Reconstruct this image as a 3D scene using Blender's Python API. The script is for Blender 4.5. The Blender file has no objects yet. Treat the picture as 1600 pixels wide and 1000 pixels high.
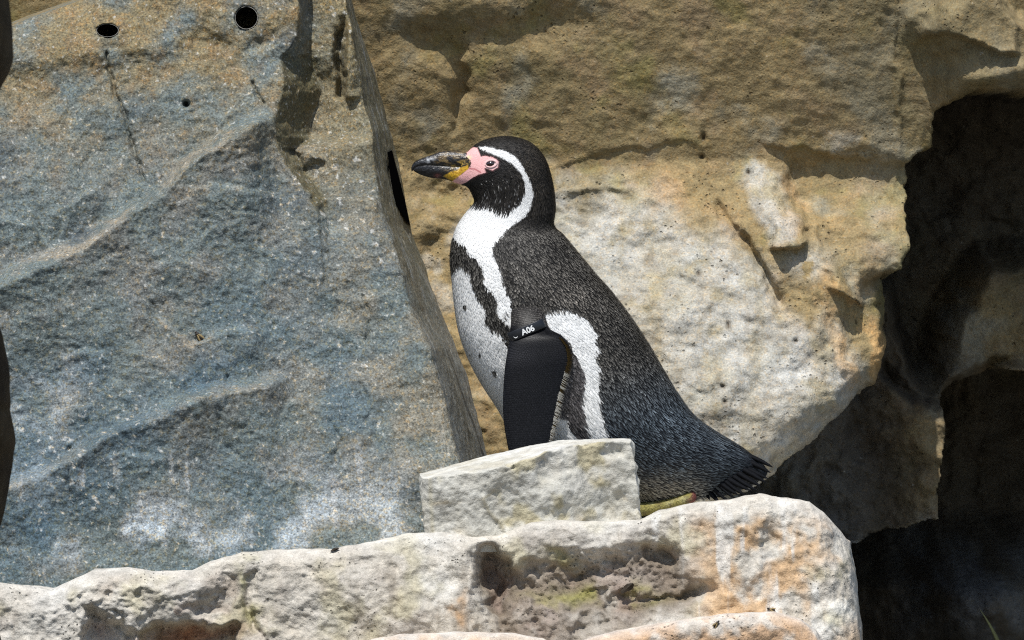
import bpy, math, random
import numpy as np
from mathutils import Vector

# ------------------------------------------------------------------ camera, sky, sun
sc = bpy.context.scene
R = math.radians
Z0 = 1.2                      # height of the picture centre above the enclosure floor
DIST = 9.0
PITCH = R(2.0)
FWD = np.array([0, math.cos(PITCH), -math.sin(PITCH)])
UPV = np.array([0, math.sin(PITCH), math.cos(PITCH)])
CAM = np.array([0, 0, Z0]) - FWD * DIST
cd = bpy.data.cameras.new('camera')
cam = bpy.data.objects.new('camera', cd)
sc.collection.objects.link(cam)
cam.location = CAM
cam.rotation_euler = (math.pi / 2 - PITCH, 0, 0)
cd.sensor_width = 36
cd.lens = 36 * DIST / 1.6
cd.clip_start = 0.1
cd.clip_end = 500
cd.dof.use_dof = True
cd.dof.focus_distance = DIST - 0.1
cd.dof.aperture_fstop = 15
sc.camera = cam

SUN_EL, SUN_AZ = R(62), R(-18)      # azimuth: from behind the camera, turned to its left
world = bpy.data.worlds.new('World')
sc.world = world
world.use_nodes = True
wn = world.node_tree.nodes
wl = world.node_tree.links
wn.clear()
sky = wn.new('ShaderNodeTexSky')
sky.sky_type = 'NISHITA'
sky.sun_disc = False
sky.sun_elevation = SUN_EL
sky.sun_rotation = math.pi + SUN_AZ * -1
bg = wn.new('ShaderNodeBackground')
bg.inputs[1].default_value = 0.12
wo = wn.new('ShaderNodeOutputWorld')
wl.new(sky.outputs[0], bg.inputs[0])
wl.new(bg.outputs[0], wo.inputs[0])

sd = bpy.data.lights.new('sun', 'SUN')
sd.energy = 4.3
sd.angle = R(0.5)
sd.color = (1.0, 0.985, 0.955)
sun = bpy.data.objects.new('sun', sd)
sc.collection.objects.link(sun)
SDIR = Vector((math.sin(SUN_AZ) * math.cos(SUN_EL), -math.cos(SUN_AZ) * math.cos(SUN_EL), math.sin(SUN_EL)))
sun.rotation_euler = SDIR.to_track_quat('Z', 'Y').to_euler()
sun.location = (-2, -4, 7)

sc.view_settings.view_transform = 'Standard'
sc.view_settings.look = 'None'
sc.view_settings.exposure = 0.14
sc.view_settings.gamma = 1.0
sc.cycles.use_denoising = False      # keep the fine grain of stone and feathers
sc.cycles.filter_width = 1.15

rng = np.random.default_rng(7)
random.seed(7)

# ------------------------------------------------------------------ helpers: space
def at(u, v, y):
    """world point at depth y seen along photo coordinate (u, v) (1600 x 1000)"""
    u = np.asarray(u, float); v = np.asarray(v, float); y = np.asarray(y, float)
    u, v, y = np.broadcast_arrays(u, v, y)
    a = (u - 800) / 1000.0
    b = (500 - v) / 1000.0
    dy = FWD[1] * DIST + UPV[1] * b
    dz = FWD[2] * DIST + UPV[2] * b
    t = (y - CAM[1]) / dy
    return np.stack([a * t, y, CAM[2] + dz * t], -1)

# ------------------------------------------------------------------ helpers: noise
_perm = rng.permutation(256)
_perm = np.concatenate([_perm, _perm, _perm])
_g = rng.normal(size=(256, 3)); _g /= np.linalg.norm(_g, axis=1)[:, None]

def noise(p):
    sh = p.shape[:-1]
    p = p.reshape(-1, 3)
    i = np.floor(p).astype(np.int64)
    f = p - i
    i &= 255
    w = f * f * f * (f * (f * 6 - 15) + 10)
    out = np.zeros(len(p))
    for dx in (0, 1):
        ax = _perm[i[:, 0] + dx]
        wx = w[:, 0] if dx else 1 - w[:, 0]
        for dy in (0, 1):
            ay = _perm[ax + i[:, 1] + dy]
            wy = w[:, 1] if dy else 1 - w[:, 1]
            for dz in (0, 1):
                h = _perm[ay + i[:, 2] + dz]
                wz = w[:, 2] if dz else 1 - w[:, 2]
                g = _g[h]
                d = g[:, 0] * (f[:, 0] - dx) + g[:, 1] * (f[:, 1] - dy) + g[:, 2] * (f[:, 2] - dz)
                out += d * wx * wy * wz
    return (out * 1.6).reshape(sh)

def fbm(p, s, o=5, off=0.0, lac=2.03, gain=0.5):
    r = 0; a = 1.0; t = 0
    q = p * s + off
    for k in range(o):
        r = r + a * noise(q); t += a
        a *= gain; q = q * lac + 17.3
    return r / t * 1.5

def ridged(p, s, o=4, off=0.0):
    r = 0; a = 1.0; t = 0
    q = p * s + off
    for k in range(o):
        r = r + a * (1 - 2 * np.abs(noise(q))); t += a
        a *= 0.5; q = q * 2.07 + 9.1
    return r / t

def sm(e0, e1, x):
    t = np.clip((x - e0) / (e1 - e0), 0, 1)
    return t * t * (3 - 2 * t)

def blob(u, v, cu, cv, ru, rv, rot=0):
    a = R(rot); du = u - cu; dv = v - cv
    x = (du * math.cos(a) + dv * math.sin(a)) / ru
    y = (-du * math.sin(a) + dv * math.cos(a)) / rv
    return np.exp(-(x * x + y * y))

def segd(u, v, a, b):
    ax, ay = a; bx, by = b
    dx, dy = bx - ax, by - ay
    t = np.clip(((u - ax) * dx + (v - ay) * dy) / (dx * dx + dy * dy + 1e-9), 0, 1)
    return np.hypot(u - ax - t * dx, v - ay - t * dy)

def pline(u, v, pts):
    d = np.full(np.shape(u), 1e9)
    for a, b in zip(pts[:-1], pts[1:]):
        d = np.minimum(d, segd(u, v, a, b))
    return d

def sdf(u, v, poly):
    """signed distance to polygon, negative inside"""
    d = pline(u, v, list(poly) + [poly[0]])
    ins = np.zeros(np.shape(u), bool)
    n = len(poly)
    for k in range(n):
        x0, y0 = poly[k]; x1, y1 = poly[(k + 1) % n]
        if y0 == y1: continue
        c = ((y0 > v) != (y1 > v)) & (u < (x1 - x0) * (v - y0) / (y1 - y0) + x0)
        ins ^= c
    return np.where(ins, -d, d)

def itp(x, pts):
    pts = sorted(pts)
    return np.interp(x, [p[0] for p in pts], [p[1] for p in pts])

def itpv(v, pts):                     # u as a function of v
    return itp(v, [(b, a) for a, b in pts])

def shelf(u, v, pts, d, decay, up=True, fade=40, edge=5):
    """step along a near-horizontal line: the side above (up) or below juts out by d; returns y offset"""
    us = [p[0] for p in pts]
    s = v - itp(u, pts)
    if not up: s = -s
    f = sm(min(us) - 1, min(us) + fade, u) * (1 - sm(max(us) - fade, max(us) + 1, u))
    return -d * f * np.exp(np.minimum(s, 0) / decay) * (1 - sm(-edge, edge, s))

def mixc(c, col, m):
    m = np.clip(m, 0, 1)[..., None]
    return c * (1 - m) + np.asarray(col, float) * m

# ------------------------------------------------------------------ helpers: meshes
def link(o, parent=None):
    sc.collection.objects.link(o)
    if parent is not None:
        o.parent = parent
        p = parent; loc = Vector((0, 0, 0))
        while p is not None:
            loc += p.location; p = p.parent
        o.location = o.location - loc
    return o

def mesh_np(name, V, F, mat, col=None, parent=None, smooth=True):
    V = np.asarray(V, np.float32).reshape(-1, 3)
    me = bpy.data.meshes.new(name)
    if isinstance(F, np.ndarray):
        n, k = F.shape
        me.vertices.add(len(V)); me.vertices.foreach_set('co', V.ravel())
        me.loops.add(n * k); me.loops.foreach_set('vertex_index', F.astype(np.int32).ravel())
        me.polygons.add(n)
        me.polygons.foreach_set('loop_start', np.arange(0, n * k, k, dtype=np.int32))
        me.update(calc_edges=True)
    else:
        me.from_pydata([tuple(map(float, x)) for x in V], [], F)
    me.validate()
    if smooth:
        me.polygons.foreach_set('use_smooth', np.ones(len(me.polygons), bool))
    if col is not None:
        ca = me.color_attributes.new('Col', 'FLOAT_COLOR', 'POINT')
        c = np.ones((len(V), 4), np.float32)
        c[:, :3] = np.clip(np.asarray(col, float).reshape(-1, 3), 0, 1)
        ca.data.foreach_set('color', c.ravel())
    me.materials.append(mat)
    me.update()
    o = bpy.data.objects.new(name, me)
    return link(o, parent)

def grid_faces(nr, nc, wrap=False, flip=False):
    i = np.arange(nr - 1)[:, None]; j = np.arange(nc if wrap else nc - 1)[None, :]
    j2 = (j + 1) % nc
    f = np.stack([i * nc + j, i * nc + j2, (i + 1) * nc + j2, (i + 1) * nc + j], -1).reshape(-1, 4)
    return f[:, ::-1].copy() if flip else f

def gnorm(P):
    a = np.gradient(P, axis=0); b = np.gradient(P, axis=1)
    n = np.cross(a, b)
    n /= np.linalg.norm(n, axis=-1)[..., None] + 1e-12
    return n

def tag(o, label=None, cat=None, group=None, kind=None):
    if label: o['label'] = label
    if cat: o['category'] = cat
    if group: o['group'] = group
    if kind: o['kind'] = kind
    return o

def empty(name, loc):
    o = bpy.data.objects.new(name, None)
    o.empty_display_size = 0.05
    o.location = loc
    sc.collection.objects.link(o)
    return o

# ------------------------------------------------------------------ materials
def nodes(m):
    m.use_nodes = True
    nt = m.node_tree
    nt.nodes.clear()
    out = nt.nodes.new('ShaderNodeOutputMaterial')
    b = nt.nodes.new('ShaderNodeBsdfPrincipled')
    nt.links.new(b.outputs[0], out.inputs[0])
    return nt, b

def rock_mat(name, grain=420., gamt=0.35, grit=0.35, bump1=0.004, bump2=0.0012, pits=0.0, rough=0.9, spec=0.25,
             light=(0.75, 0.74, 0.7), dark=(0.03, 0.03, 0.03), lth=0.70, dth=0.30, mid=60., warm=.0, pit_scale=110., pit_col=(.05, .04, .03)):
    m = bpy.data.materials.new(name)
    nt, b = nodes(m)
    N = nt.nodes; L = nt.links
    tc = N.new('ShaderNodeTexCoord')
    vc = N.new('ShaderNodeVertexColor'); vc.layer_name = 'Col'
    def tex(scale, detail=4, rough_=.55):
        n = N.new('ShaderNodeTexNoise'); n.inputs['Scale'].default_value = scale
        n.inputs['Detail'].default_value = detail; n.inputs['Roughness'].default_value = rough_
        L.new(tc.outputs['Object'], n.inputs['Vector']); return n
    def ramp(src, a, bb, lo, hi):
        r = N.new('ShaderNodeMapRange'); r.inputs['From Min'].default_value = a; r.inputs['From Max'].default_value = bb
        r.inputs['To Min'].default_value = lo; r.inputs['To Max'].default_value = hi
        L.new(src, r.inputs['Value']); return r.outputs[0]
    def mix(fac, a, c, mode='MIX'):
        x = N.new('ShaderNodeMix'); x.data_type = 'RGBA'; x.blend_type = mode
        if isinstance(fac, float): x.inputs[0].default_value = fac
        else: L.new(fac, x.inputs[0])
        for k, s in ((6, a), (7, c)):
            if isinstance(s, tuple): x.inputs[k].default_value = (*s, 1)
            else: L.new(s, x.inputs[k])
        return x.outputs[2]
    g1 = tex(grain, 3, .6); g2 = tex(grain * .45, 4, .6); g3 = tex(mid, 6, .6)
    k = ramp(g1.outputs[0], .3, .7, 1 - gamt, 1 + gamt)
    k3 = ramp(g3.outputs[0], .3, .7, .78, 1.22)
    mm = N.new('ShaderNodeMath'); mm.operation = 'MULTIPLY'; L.new(k, mm.inputs[0]); L.new(k3, mm.inputs[1])
    vm = N.new('ShaderNodeVectorMath'); vm.operation = 'SCALE'
    L.new(vc.outputs[0], vm.inputs[0]); L.new(mm.outputs[0], vm.inputs['Scale'])
    c = vm.outputs[0]
    c = mix(ramp(g2.outputs[0], lth - .06, lth + .05, 0, grit), c, light)
    c = mix(ramp(g2.outputs[0], dth + .05, dth - .05, 0, grit), c, dark)
    # hue drift
    g4 = tex(mid * .35, 5, .6)
    c = mix(ramp(g4.outputs['Fac'], .3, .75, 0, .28), c, mix(1.0, c, (1.0, .86, .66), 'MULTIPLY'))
    g5 = tex(grain * .62, 2, .5)
    c = mix(ramp(g5.outputs['Fac'], .52, .68, 0, warm), c, mix(1.0, c, (1.55, 1.10, .55), 'MULTIPLY'))
    hb = N.new('ShaderNodeMath'); hb.operation = 'MULTIPLY_ADD'
    L.new(g1.outputs[0], hb.inputs[0]); hb.inputs[1].default_value = .5; L.new(g2.outputs[0], hb.inputs[2])
    h2 = hb.outputs[0]
    bp2 = N.new('ShaderNodeBump'); bp2.inputs['Distance'].default_value = bump2; bp2.inputs['Strength'].default_value = 1
    L.new(h2, bp2.inputs['Height'])
    bp1 = N.new('ShaderNodeBump'); bp1.inputs['Distance'].default_value = bump1; bp1.inputs['Strength'].default_value = 1
    L.new(g3.outputs[0], bp1.inputs['Height']); L.new(bp2.outputs[0], bp1.inputs['Normal'])
    last = bp1
    if pits > 0:
        vo = N.new('ShaderNodeTexVoronoi'); vo.inputs['Scale'].default_value = pit_scale; vo.inputs['Randomness'].default_value = 1
        wv = tex(60, 3); 
        ad = N.new('ShaderNodeVectorMath'); ad.operation = 'MULTIPLY_ADD'
        L.new(wv.outputs['Color'], ad.inputs[0]); ad.inputs[1].default_value = (.012,) * 3; L.new(tc.outputs['Object'], ad.inputs[2])
        L.new(ad.outputs[0], vo.inputs['Vector'])
        pm = tex(14, 4, .6)
        pr = ramp(vo.outputs['Distance'], .10, .24, 1, 0)
        pa = ramp(pm.outputs[0], .50, .66, 0, 1)
        pmul = N.new('ShaderNodeMath'); pmul.operation = 'MULTIPLY'; L.new(pr, pmul.inputs[0]); L.new(pa, pmul.inputs[1])
        bp3 = N.new('ShaderNodeBump'); bp3.inputs['Distance'].default_value = .004; bp3.invert = True
        L.new(pmul.outputs[0], bp3.inputs['Height']); L.new(last.outputs[0], bp3.inputs['Normal']); last = bp3
        pf = N.new('ShaderNodeMath'); pf.operation = 'MULTIPLY'; L.new(pmul.outputs[0], pf.inputs[0]); pf.inputs[1].default_value = pits
        c = mix(pf.outputs[0], c, pit_col)
    L.new(c, b.inputs['Base Color'])
    L.new(last.outputs[0], b.inputs['Normal'])
    b.inputs['Roughness'].default_value = rough
    b.inputs['Specular IOR Level'].default_value = spec
    return m

def plain_mat(name, color, rough=.6, spec=.4, bump=0.0, scale=200., var=.25, attr=False, coat=0., sheen=0., sss=0.):
    m = bpy.data.materials.new(name)
    nt, b = nodes(m)
    N = nt.nodes; L = nt.links
    tc = N.new('ShaderNodeTexCoord')
    n = N.new('ShaderNodeTexNoise'); n.inputs['Scale'].default_value = scale; n.inputs['Detail'].default_value = 5
    L.new(tc.outputs['Object'], n.inputs['Vector'])
    r = N.new('ShaderNodeMapRange'); r.inputs['From Min'].default_value = .3; r.inputs['From Max'].default_value = .7
    r.inputs['To Min'].default_value = 1 - var; r.inputs['To Max'].default_value = 1 + var
    L.new(n.outputs[0], r.inputs['Value'])
    vm = N.new('ShaderNodeVectorMath'); vm.operation = 'SCALE'
    if attr:
        vc = N.new('ShaderNodeVertexColor'); vc.layer_name = 'Col'; L.new(vc.outputs[0], vm.inputs[0])
    else:
        vm.inputs[0].default_value = color
    L.new(r.outputs[0], vm.inputs['Scale'])
    L.new(vm.outputs[0], b.inputs['Base Color'])
    if bump > 0:
        bp = N.new('ShaderNodeBump'); bp.inputs['Distance'].default_value = bump
        L.new(n.outputs[0], bp.inputs['Height']); L.new(bp.outputs[0], b.inputs['Normal'])
    b.inputs['Roughness'].default_value = rough
    b.inputs['Specular IOR Level'].default_value = spec
    b.inputs['Coat Weight'].default_value = coat
    b.inputs['Coat Roughness'].default_value = .15
    if sss > 0:
        b.inputs['Subsurface Weight'].default_value = sss
        b.inputs['Subsurface Radius'].default_value = (.004, .0015, .001)
    return m

M_slate = rock_mat('speckled_slate', grain=330, gamt=.6, grit=.6, bump1=.0025, bump2=.0018, rough=.72, spec=.35,
                   light=(.62, .62, .58), dark=(.03, .04, .045), lth=.66, dth=.36, mid=45, warm=.55)
M_cliff = rock_mat('brown_cliff_rock', grain=330, gamt=.28, grit=.35, bump1=.0045, bump2=.0012, rough=.95, spec=.15,
                   light=(.8, .78, .7), dark=(.07, .05, .03), lth=.72, dth=.29, mid=42, warm=.25, pits=.5, pit_scale=95)
M_lime = rock_mat('pitted_limestone', grain=420, gamt=.2, grit=.3, bump1=.005, bump2=.0010, rough=.95, spec=.15,
                  light=(.85, .84, .8), dark=(.10, .08, .06), lth=.72, dth=.30, mid=55, pits=.75, pit_scale=130)
M_block = rock_mat('chalky_block', grain=420, gamt=.14, grit=.2, bump1=.005, bump2=.0008, rough=.95, spec=.12,
                   light=(.85, .85, .82), dark=(.3, .26, .18), lth=.72, dth=.28, mid=48)
M_fore = rock_mat('dark_brown_rock', grain=300, gamt=.2, grit=.1, bump1=.003, bump2=.0006, rough=.95, spec=.1, mid=30)

# ------------------------------------------------------------------ ground
def build_ground():
    n = 60
    x = np.linspace(-40, 40, n); y = np.linspace(-40, 40, n)
    Y, X = np.meshgrid(y, x, indexing='ij')
    P = np.stack([X, Y, 0.02 * noise(np.stack([X * .4, Y * .4, X * 0], -1))], -1)
    c = np.ones(P.shape) * np.array([.07, .068, .06])
    o = mesh_np('ground', P, grid_faces(n, n), M_fore, c)
    tag(o, kind='structure')
build_ground()

# ------------------------------------------------------------------ cliff behind
def build_cliff():
    st = 3.0
    us = np.arange(560, 1722, st); vs = np.arange(-420, 1300, st)
    # coarse rows outside the picture
    vs = np.concatenate([np.arange(-900, -60, 14), np.arange(-60, 1040, st), np.arange(1040, 1320, 12)])
    us = np.concatenate([np.arange(-900, 540, 14), np.arange(540, 1640, st), np.arange(1640, 2600, 14)])
    V, U = np.meshgrid(vs, us, indexing='ij')
    p0 = np.stack([U / 1000, V / 1000, np.zeros_like(U)], -1)
    wu = U + 16 * fbm(p0, 9, 4, 3.1) + 5 * fbm(p0, 45, 3, 8.2)
    wv = V + 16 * fbm(p0, 9, 4, 23.7) + 5 * fbm(p0, 45, 3, 41.2)
    # base: upper wall leans out over the viewer, middle bulges and faces the sky
    y = np.where(V < 250, 0.44 - (250 - V) / 1000 * .27, 0.44)
    y = np.where(V < -60, 0.44 - .31 * .27 + (-60 - V) / 1000 * .15, y)
    mid = sm(225, 330, wv + 0.10 * (1000 - wu)) 
    bul = sm(640, 1000, wu)
    y = y - bul * mid * np.clip((wv - 235) / 1000, 0, .40) * .52
    # left of penguin: steeper face
    y = y - (1 - bul) * np.clip((wv - 260) / 1000, 0, .5) * .22
    # round back in to the right and underneath
    y = y + .10 * sm(1230, 1420, wu + 0.12 * (wv - 450)) * sm(380, 520, wv)
    y = y + .06 * sm(640, 800, wv + .55 * (wu - 1250)) * sm(1000, 1200, wu)
    # soft hollows in the upper wall
    y = y + .011 * blob(wu, wv, 690, 62, 70, 30, -3) + .014 * blob(wu, wv, 860, 36, 74, 28, -12)
    y = y - .010 * blob(wu, wv, 760, 10, 120, 30) + .03 * blob(wu, wv, 715, 140, 14, 60)
    y = y + .02 * blob(wu, wv, 700, 300, 40, 16, 10) + .012 * blob(wu, wv, 690, 370, 40, 16, -12) - .010 * blob(wu, wv, 700, 335, 60, 16, -8)
    y = y + .012 * blob(wu, wv, 665, 395, 14, 40, 30)
    # shelves and cracks
    y = y + shelf(wu, wv, [(850, 270), (900, 252), (960, 236), (1020, 228), (1060, 220), (1110, 232)], .005, 35, edge=3)
    y = y + shelf(wu, wv, [(860, 312), (900, 300), (950, 296), (1000, 300)], .010, 20)
    y = y + shelf(wu, wv, [(1195, 236), (1225, 244), (1250, 230), (1290, 240), (1330, 251), (1380, 249), (1450, 236)], .007, 70, fade=12, edge=4)
    rec = sm(0, 26, wu - itpv(wv, [(1205, 235), (1222, 290), (1245, 340), (1262, 385), (1300, 440), (1350, 500)])) * sm(235, 262, wv) * (1 - sm(455, 505, wv))
    y = y + .016 * rec
    y = y - .035 * blob(wu, wv, 1205, 335, 28, 58, -18)
    y = y + shelf(wu, wv, [(1200, 388), (1232, 388), (1262, 374)], .03, 26, fade=10, edge=3)
    y = y + .014 * np.exp(-(pline(wu, wv, [(1118, 320), (1150, 372), (1185, 425), (1212, 470)]) / 9) ** 2)
    y = y - .018 * sm(0, 10, wu - itpv(wv, [(1118, 315), (1150, 372), (1185, 425), (1212, 470)])) * np.exp(-np.maximum(wu - itpv(wv, [(1118, 315), (1150, 372), (1185, 425), (1212, 470)]), 0) / 60) * sm(320, 370, wv) * (1 - sm(430, 480, wv))
    y = y + shelf(wu, wv, [(1280, 458), (1310, 466), (1350, 478)], .026, 30, fade=12, edge=3)
    y = y + .016 * np.exp(-(pline(wu, wv, [(1170, 745), (1230, 700), (1270, 660)]) / 7) ** 2)
    # vertical rib left of the cave mouth and boulders of the upper right
    y = y - .005 * np.exp(-((wu - itpv(wv, [(1398, 0), (1400, 200), (1402, 460)])) / 5) ** 2) * (wv < 470)
    y = y - .04 * blob(wu, wv, 1455, 35, 34, 30) - .03 * blob(wu, wv, 1560, 120, 90, 22, -12)
    y = y + shelf(wu, wv, [(1438, 62), (1470, 50), (1510, 72), (1560, 90), (1590, 88)], .03, 45, fade=14, edge=4)
    y = y + .10 * sm(0, 30, wu - (1545 + wv * .9)) * (wv < 60)
    # rock strata and lumps
    P = np.stack([U / 1000, y, V / 1000], -1)
    up = sm(330, 230, V + 0.1 * (1000 - U)); rel = 1 - .5 * up
    y = y + .022 * fbm(P, 4.5, 3, 1.7) * (1 - .7 * up) + .0065 * fbm(P, 14, 5, 5.3, gain=.45) * rel - .0035 * ridged(P, 22, 4, 2.2) * rel + .0028 * fbm(P, 60, 3, 6.6) * rel
    str_ = P.copy(); str_[..., 2] = P[..., 2] * 2.4 - P[..., 0] * .5
    y = y + .005 * ridged(str_, 9, 4, 12.0) * rel
    fr = np.abs(np.sin(9 * (wv / 1000) * 2 + 3 * fbm(P, 6, 3, 7.7)))
    y = y + .002 * fr * rel
    SPOTS = [(1089, 425, 4, 3), (1134, 504, 3, 7), (1238, 528, 3, 3), (1100, 215, 4, 8), (1097, 245, 3, 3), (1123, 596, 4, 3), (1126, 619, 3, 3), (1170, 270, 3, 3), (905, 640, 3, 3)]
    for a_, b_, ru_, rv_ in SPOTS:
        y = y + .010 * blob(U, V, a_, b_, ru_, rv_)
    # caves, cut back into the wall
    def cut(poly, depth, soft, warp=1.0):
        nonlocal y
        s = sdf(U + (wu - U) * warp, V + (wv - V) * warp, poly)
        m = 1 - sm(-soft, soft, s)
        y = y * (1 - m) + depth * m
    lump = .035 * fbm(P, 7, 5, 31.) + .012 * fbm(P, 30, 4, 11.)
    cut([(1468, 178), (1520, 153), (1560, 152), (2700, 130), (2700, 560), (1640, 560), (1540, 630), (1500, 650), (1470, 640), (1420, 600), (1402, 540), (1395, 445), (1424, 388), (1424, 250), (1440, 238), (1472, 232)], 0.98 + lump, 7)
    y = y - .10 * sm(1430, 1500, wu) * sm(250, 120, wv)
    cut([(1472, 640), (1510, 500), (1575, 410), (2700, 390), (2700, 630), (1590, 602), (1525, 622), (1500, 650)], 0.74 + lump * .7, 32)
    cut([(1385, 440), (1420, 450), (1428, 520), (1460, 590), (1500, 640), (1495, 690), (1480, 720), (1420, 640), (1385, 600)], .74 + lump, 22)
    DP = [(1395, 588), (1440, 630), (1500, 650), (1496, 740), (1488, 826), (1420, 845), (1380, 862), (1200, 870), (1150, 775), (1205, 748), (1265, 708), (1320, 650)]
    y = y + .075 * np.exp(-np.maximum(sdf(wu, wv, DP), 0) / 30) * sm(1460, 1400, U)
    cut([(1395, 588), (1440, 630), (1500, 650), (1496, 740), (1488, 826), (1420, 845), (1380, 862), (1200, 870), (1150, 775), (1205, 748), (1265, 708), (1320, 650)], .70 + lump - .05 * sm(1380, 1480, U), 9)
    cut([(1498, 650), (1526, 620), (1592, 602), (2700, 560), (2700, 1400), (1000, 1400), (1000, 880), (1340, 872), (1420, 848), (1488, 828), (1492, 740)], 1.75 + lump, 8)
    low = sm(870, 1000, V) * sm(1300, 1400, U)
    y = y - low * (.30 + .25 * blob(U, V, 1600, 1010, 130, 120)) 
    # world
    Pw = at(U, V, 0.42)
    Pw[..., 1] = y
    # undo perspective gain for the deep parts so that mouths keep their shape
    # ---- colour: tan stone, lime wash, rust, algae
    n1 = fbm(P, 6, 5, 51.); n2 = fbm(P, 18, 5, 77.); n3 = fbm(P, 40, 4, 91.); n4 = fbm(P, 3, 3, 15.)
    c = np.ones(P.shape) * np.array([.28, .215, .112])
    c = mixc(c, (.215, .175, .09), sm(-.1, .6, n1))
    c = mixc(c, (.31, .225, .13), sm(.0, .7, n2) * .7)
    c = mixc(c, (.30, .29, .23), sm(.1, .6, fbm(P, 9, 4, 33.)) * .7)      # grey lichen film
    c = mixc(c, (.24, .21, .07), sm(.15, .6, fbm(P, 11, 4, 66.)) * .5)      # olive algae
    # lime wash on the bulge
    line = wv - itp(wu, [(600, 900), (700, 560), (760, 470), (870, 300), (930, 300), (1050, 310), (1110, 330), (1150, 390), (1200, 430), (1240, 450), (1300, 500), (1345, 560), (1380, 640)])
    wash = sm(-40, 60, line + 55 * n1 + 30 * n2) * sm(830, 900, wu + 60 * n2)
    wash = np.maximum(wash, .95 * np.exp(-(np.maximum(sdf(wu, wv, [(1175, 265), (1210, 285), (1240, 345), (1235, 372), (1205, 372), (1180, 320)]), 0) / 9) ** 2))
    wash = np.maximum(wash, .8 * blob(wu, wv, 1262, 408, 34, 26) * (n2 > -.5))
    wash = wash * (1 - sm(1310, 1395, wu + 35 * n2))
    c = mixc(c, (.45, .45, .42), wash * (.74 + .35 * n2))
    vst = fbm(np.stack([P[..., 0], P[..., 1] * .3, P[..., 2] * .22], -1), 26, 4, 71.)
    c = mixc(c, (.31, .27, .18), wash * sm(.15, .6, vst) * .55)
    c = mixc(c, (.58, .585, .56), wash * sm(.05, .5, fbm(P, 8, 5, 101.)) * blob(wu, wv, 1140, 480, 190, 170))
    c = mixc(c, (.34, .29, .17), wash * sm(.15, .55, fbm(P, 16, 5, 131.)) * .6)
    c = mixc(c, (.56, .36, .16), sm(-.1, .4, n2) * np.maximum(blob(wu, wv, 1350, 545, 55, 60), .8 * blob(wu, wv, 1290, 470, 60, 40)))
    c = mixc(c, (.50, .33, .16), sm(-.2, .4, n2) * .6 * np.maximum(blob(wu, wv, 1060, 300, 70, 36), blob(wu, wv, 1260, 320, 40, 60)))
    c = mixc(c, (.46, .31, .17), .6 * sm(-.2, .4, n1) * blob(wu, wv, 720, 600, 60, 120))
    c = mixc(c, (.38, .38, .34), .5 * sm(-.3, .4, n1) * blob(wu, wv, 1375, 330, 40, 70))
    c = mixc(c, (.55, .54, .48), .6 * sm(-.1, .3, n2) * blob(wu, wv, 1330, 225, 50, 14))
    c = mixc(c, (.50, .49, .43), .55 * sm(0., .4, n2) * np.maximum(blob(wu, wv, 700, 420, 60, 120), blob(wu, wv, 715, 325, 50, 22)))
    c = mixc(c, (.2, .15, .09), sm(.3, .6, n3) * .3)
    c = mixc(c, (.47, .45, .38), .7 * sm(-.3, .3, n2) * np.exp(-(pline(wu, wv, [(1290, 234), (1330, 245), (1380, 243), (1440, 232)]) / 6) ** 2))
    c = mixc(c, (.20, .165, .095), .7 * sm(1180, 1400, wu) * sm(330, 120, wv))
    for a_, b_, ru_, rv_ in SPOTS:
        c = mixc(c, (.05, .03, .015), .9 * blob(U, V, a_, b_, ru_ * 1.1, rv_ * 1.1))
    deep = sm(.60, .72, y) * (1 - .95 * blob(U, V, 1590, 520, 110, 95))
    c = mixc(c, (.075, .065, .055), deep * .9)      # cave shade painted in: rock darkened with depth
    c = mixc(c, (.17, .17, .17), sm(870, 960, V) * sm(1440, 1520, U) * .8 * sm(-.4, .3, n2))  # paler cave floor paints in a faint light
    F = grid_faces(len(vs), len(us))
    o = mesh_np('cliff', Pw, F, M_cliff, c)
    tag(o, 'tan weathered rock wall with caves behind the penguin', kind='structure')
build_cliff()

# ------------------------------------------------------------------ slate boulder on the left
CREASE = [(525, -80), (540, 0), (551, 60), (563, 120), (568, 165), (580, 204), (586, 264), (595, 315), (604, 351), (630, 427), (645, 491), (673, 545), (690, 610), (706, 675), (717, 718), (735, 800), (760, 960)]
SILH = [(535, -80), (556, 0), (572, 60), (592, 111), (607, 165), (616, 210), (623, 246), (631, 300), (640, 354), (668, 432), (695, 502), (727, 578), (744, 643), (760, 708), (785, 800), (815, 960)]

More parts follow.
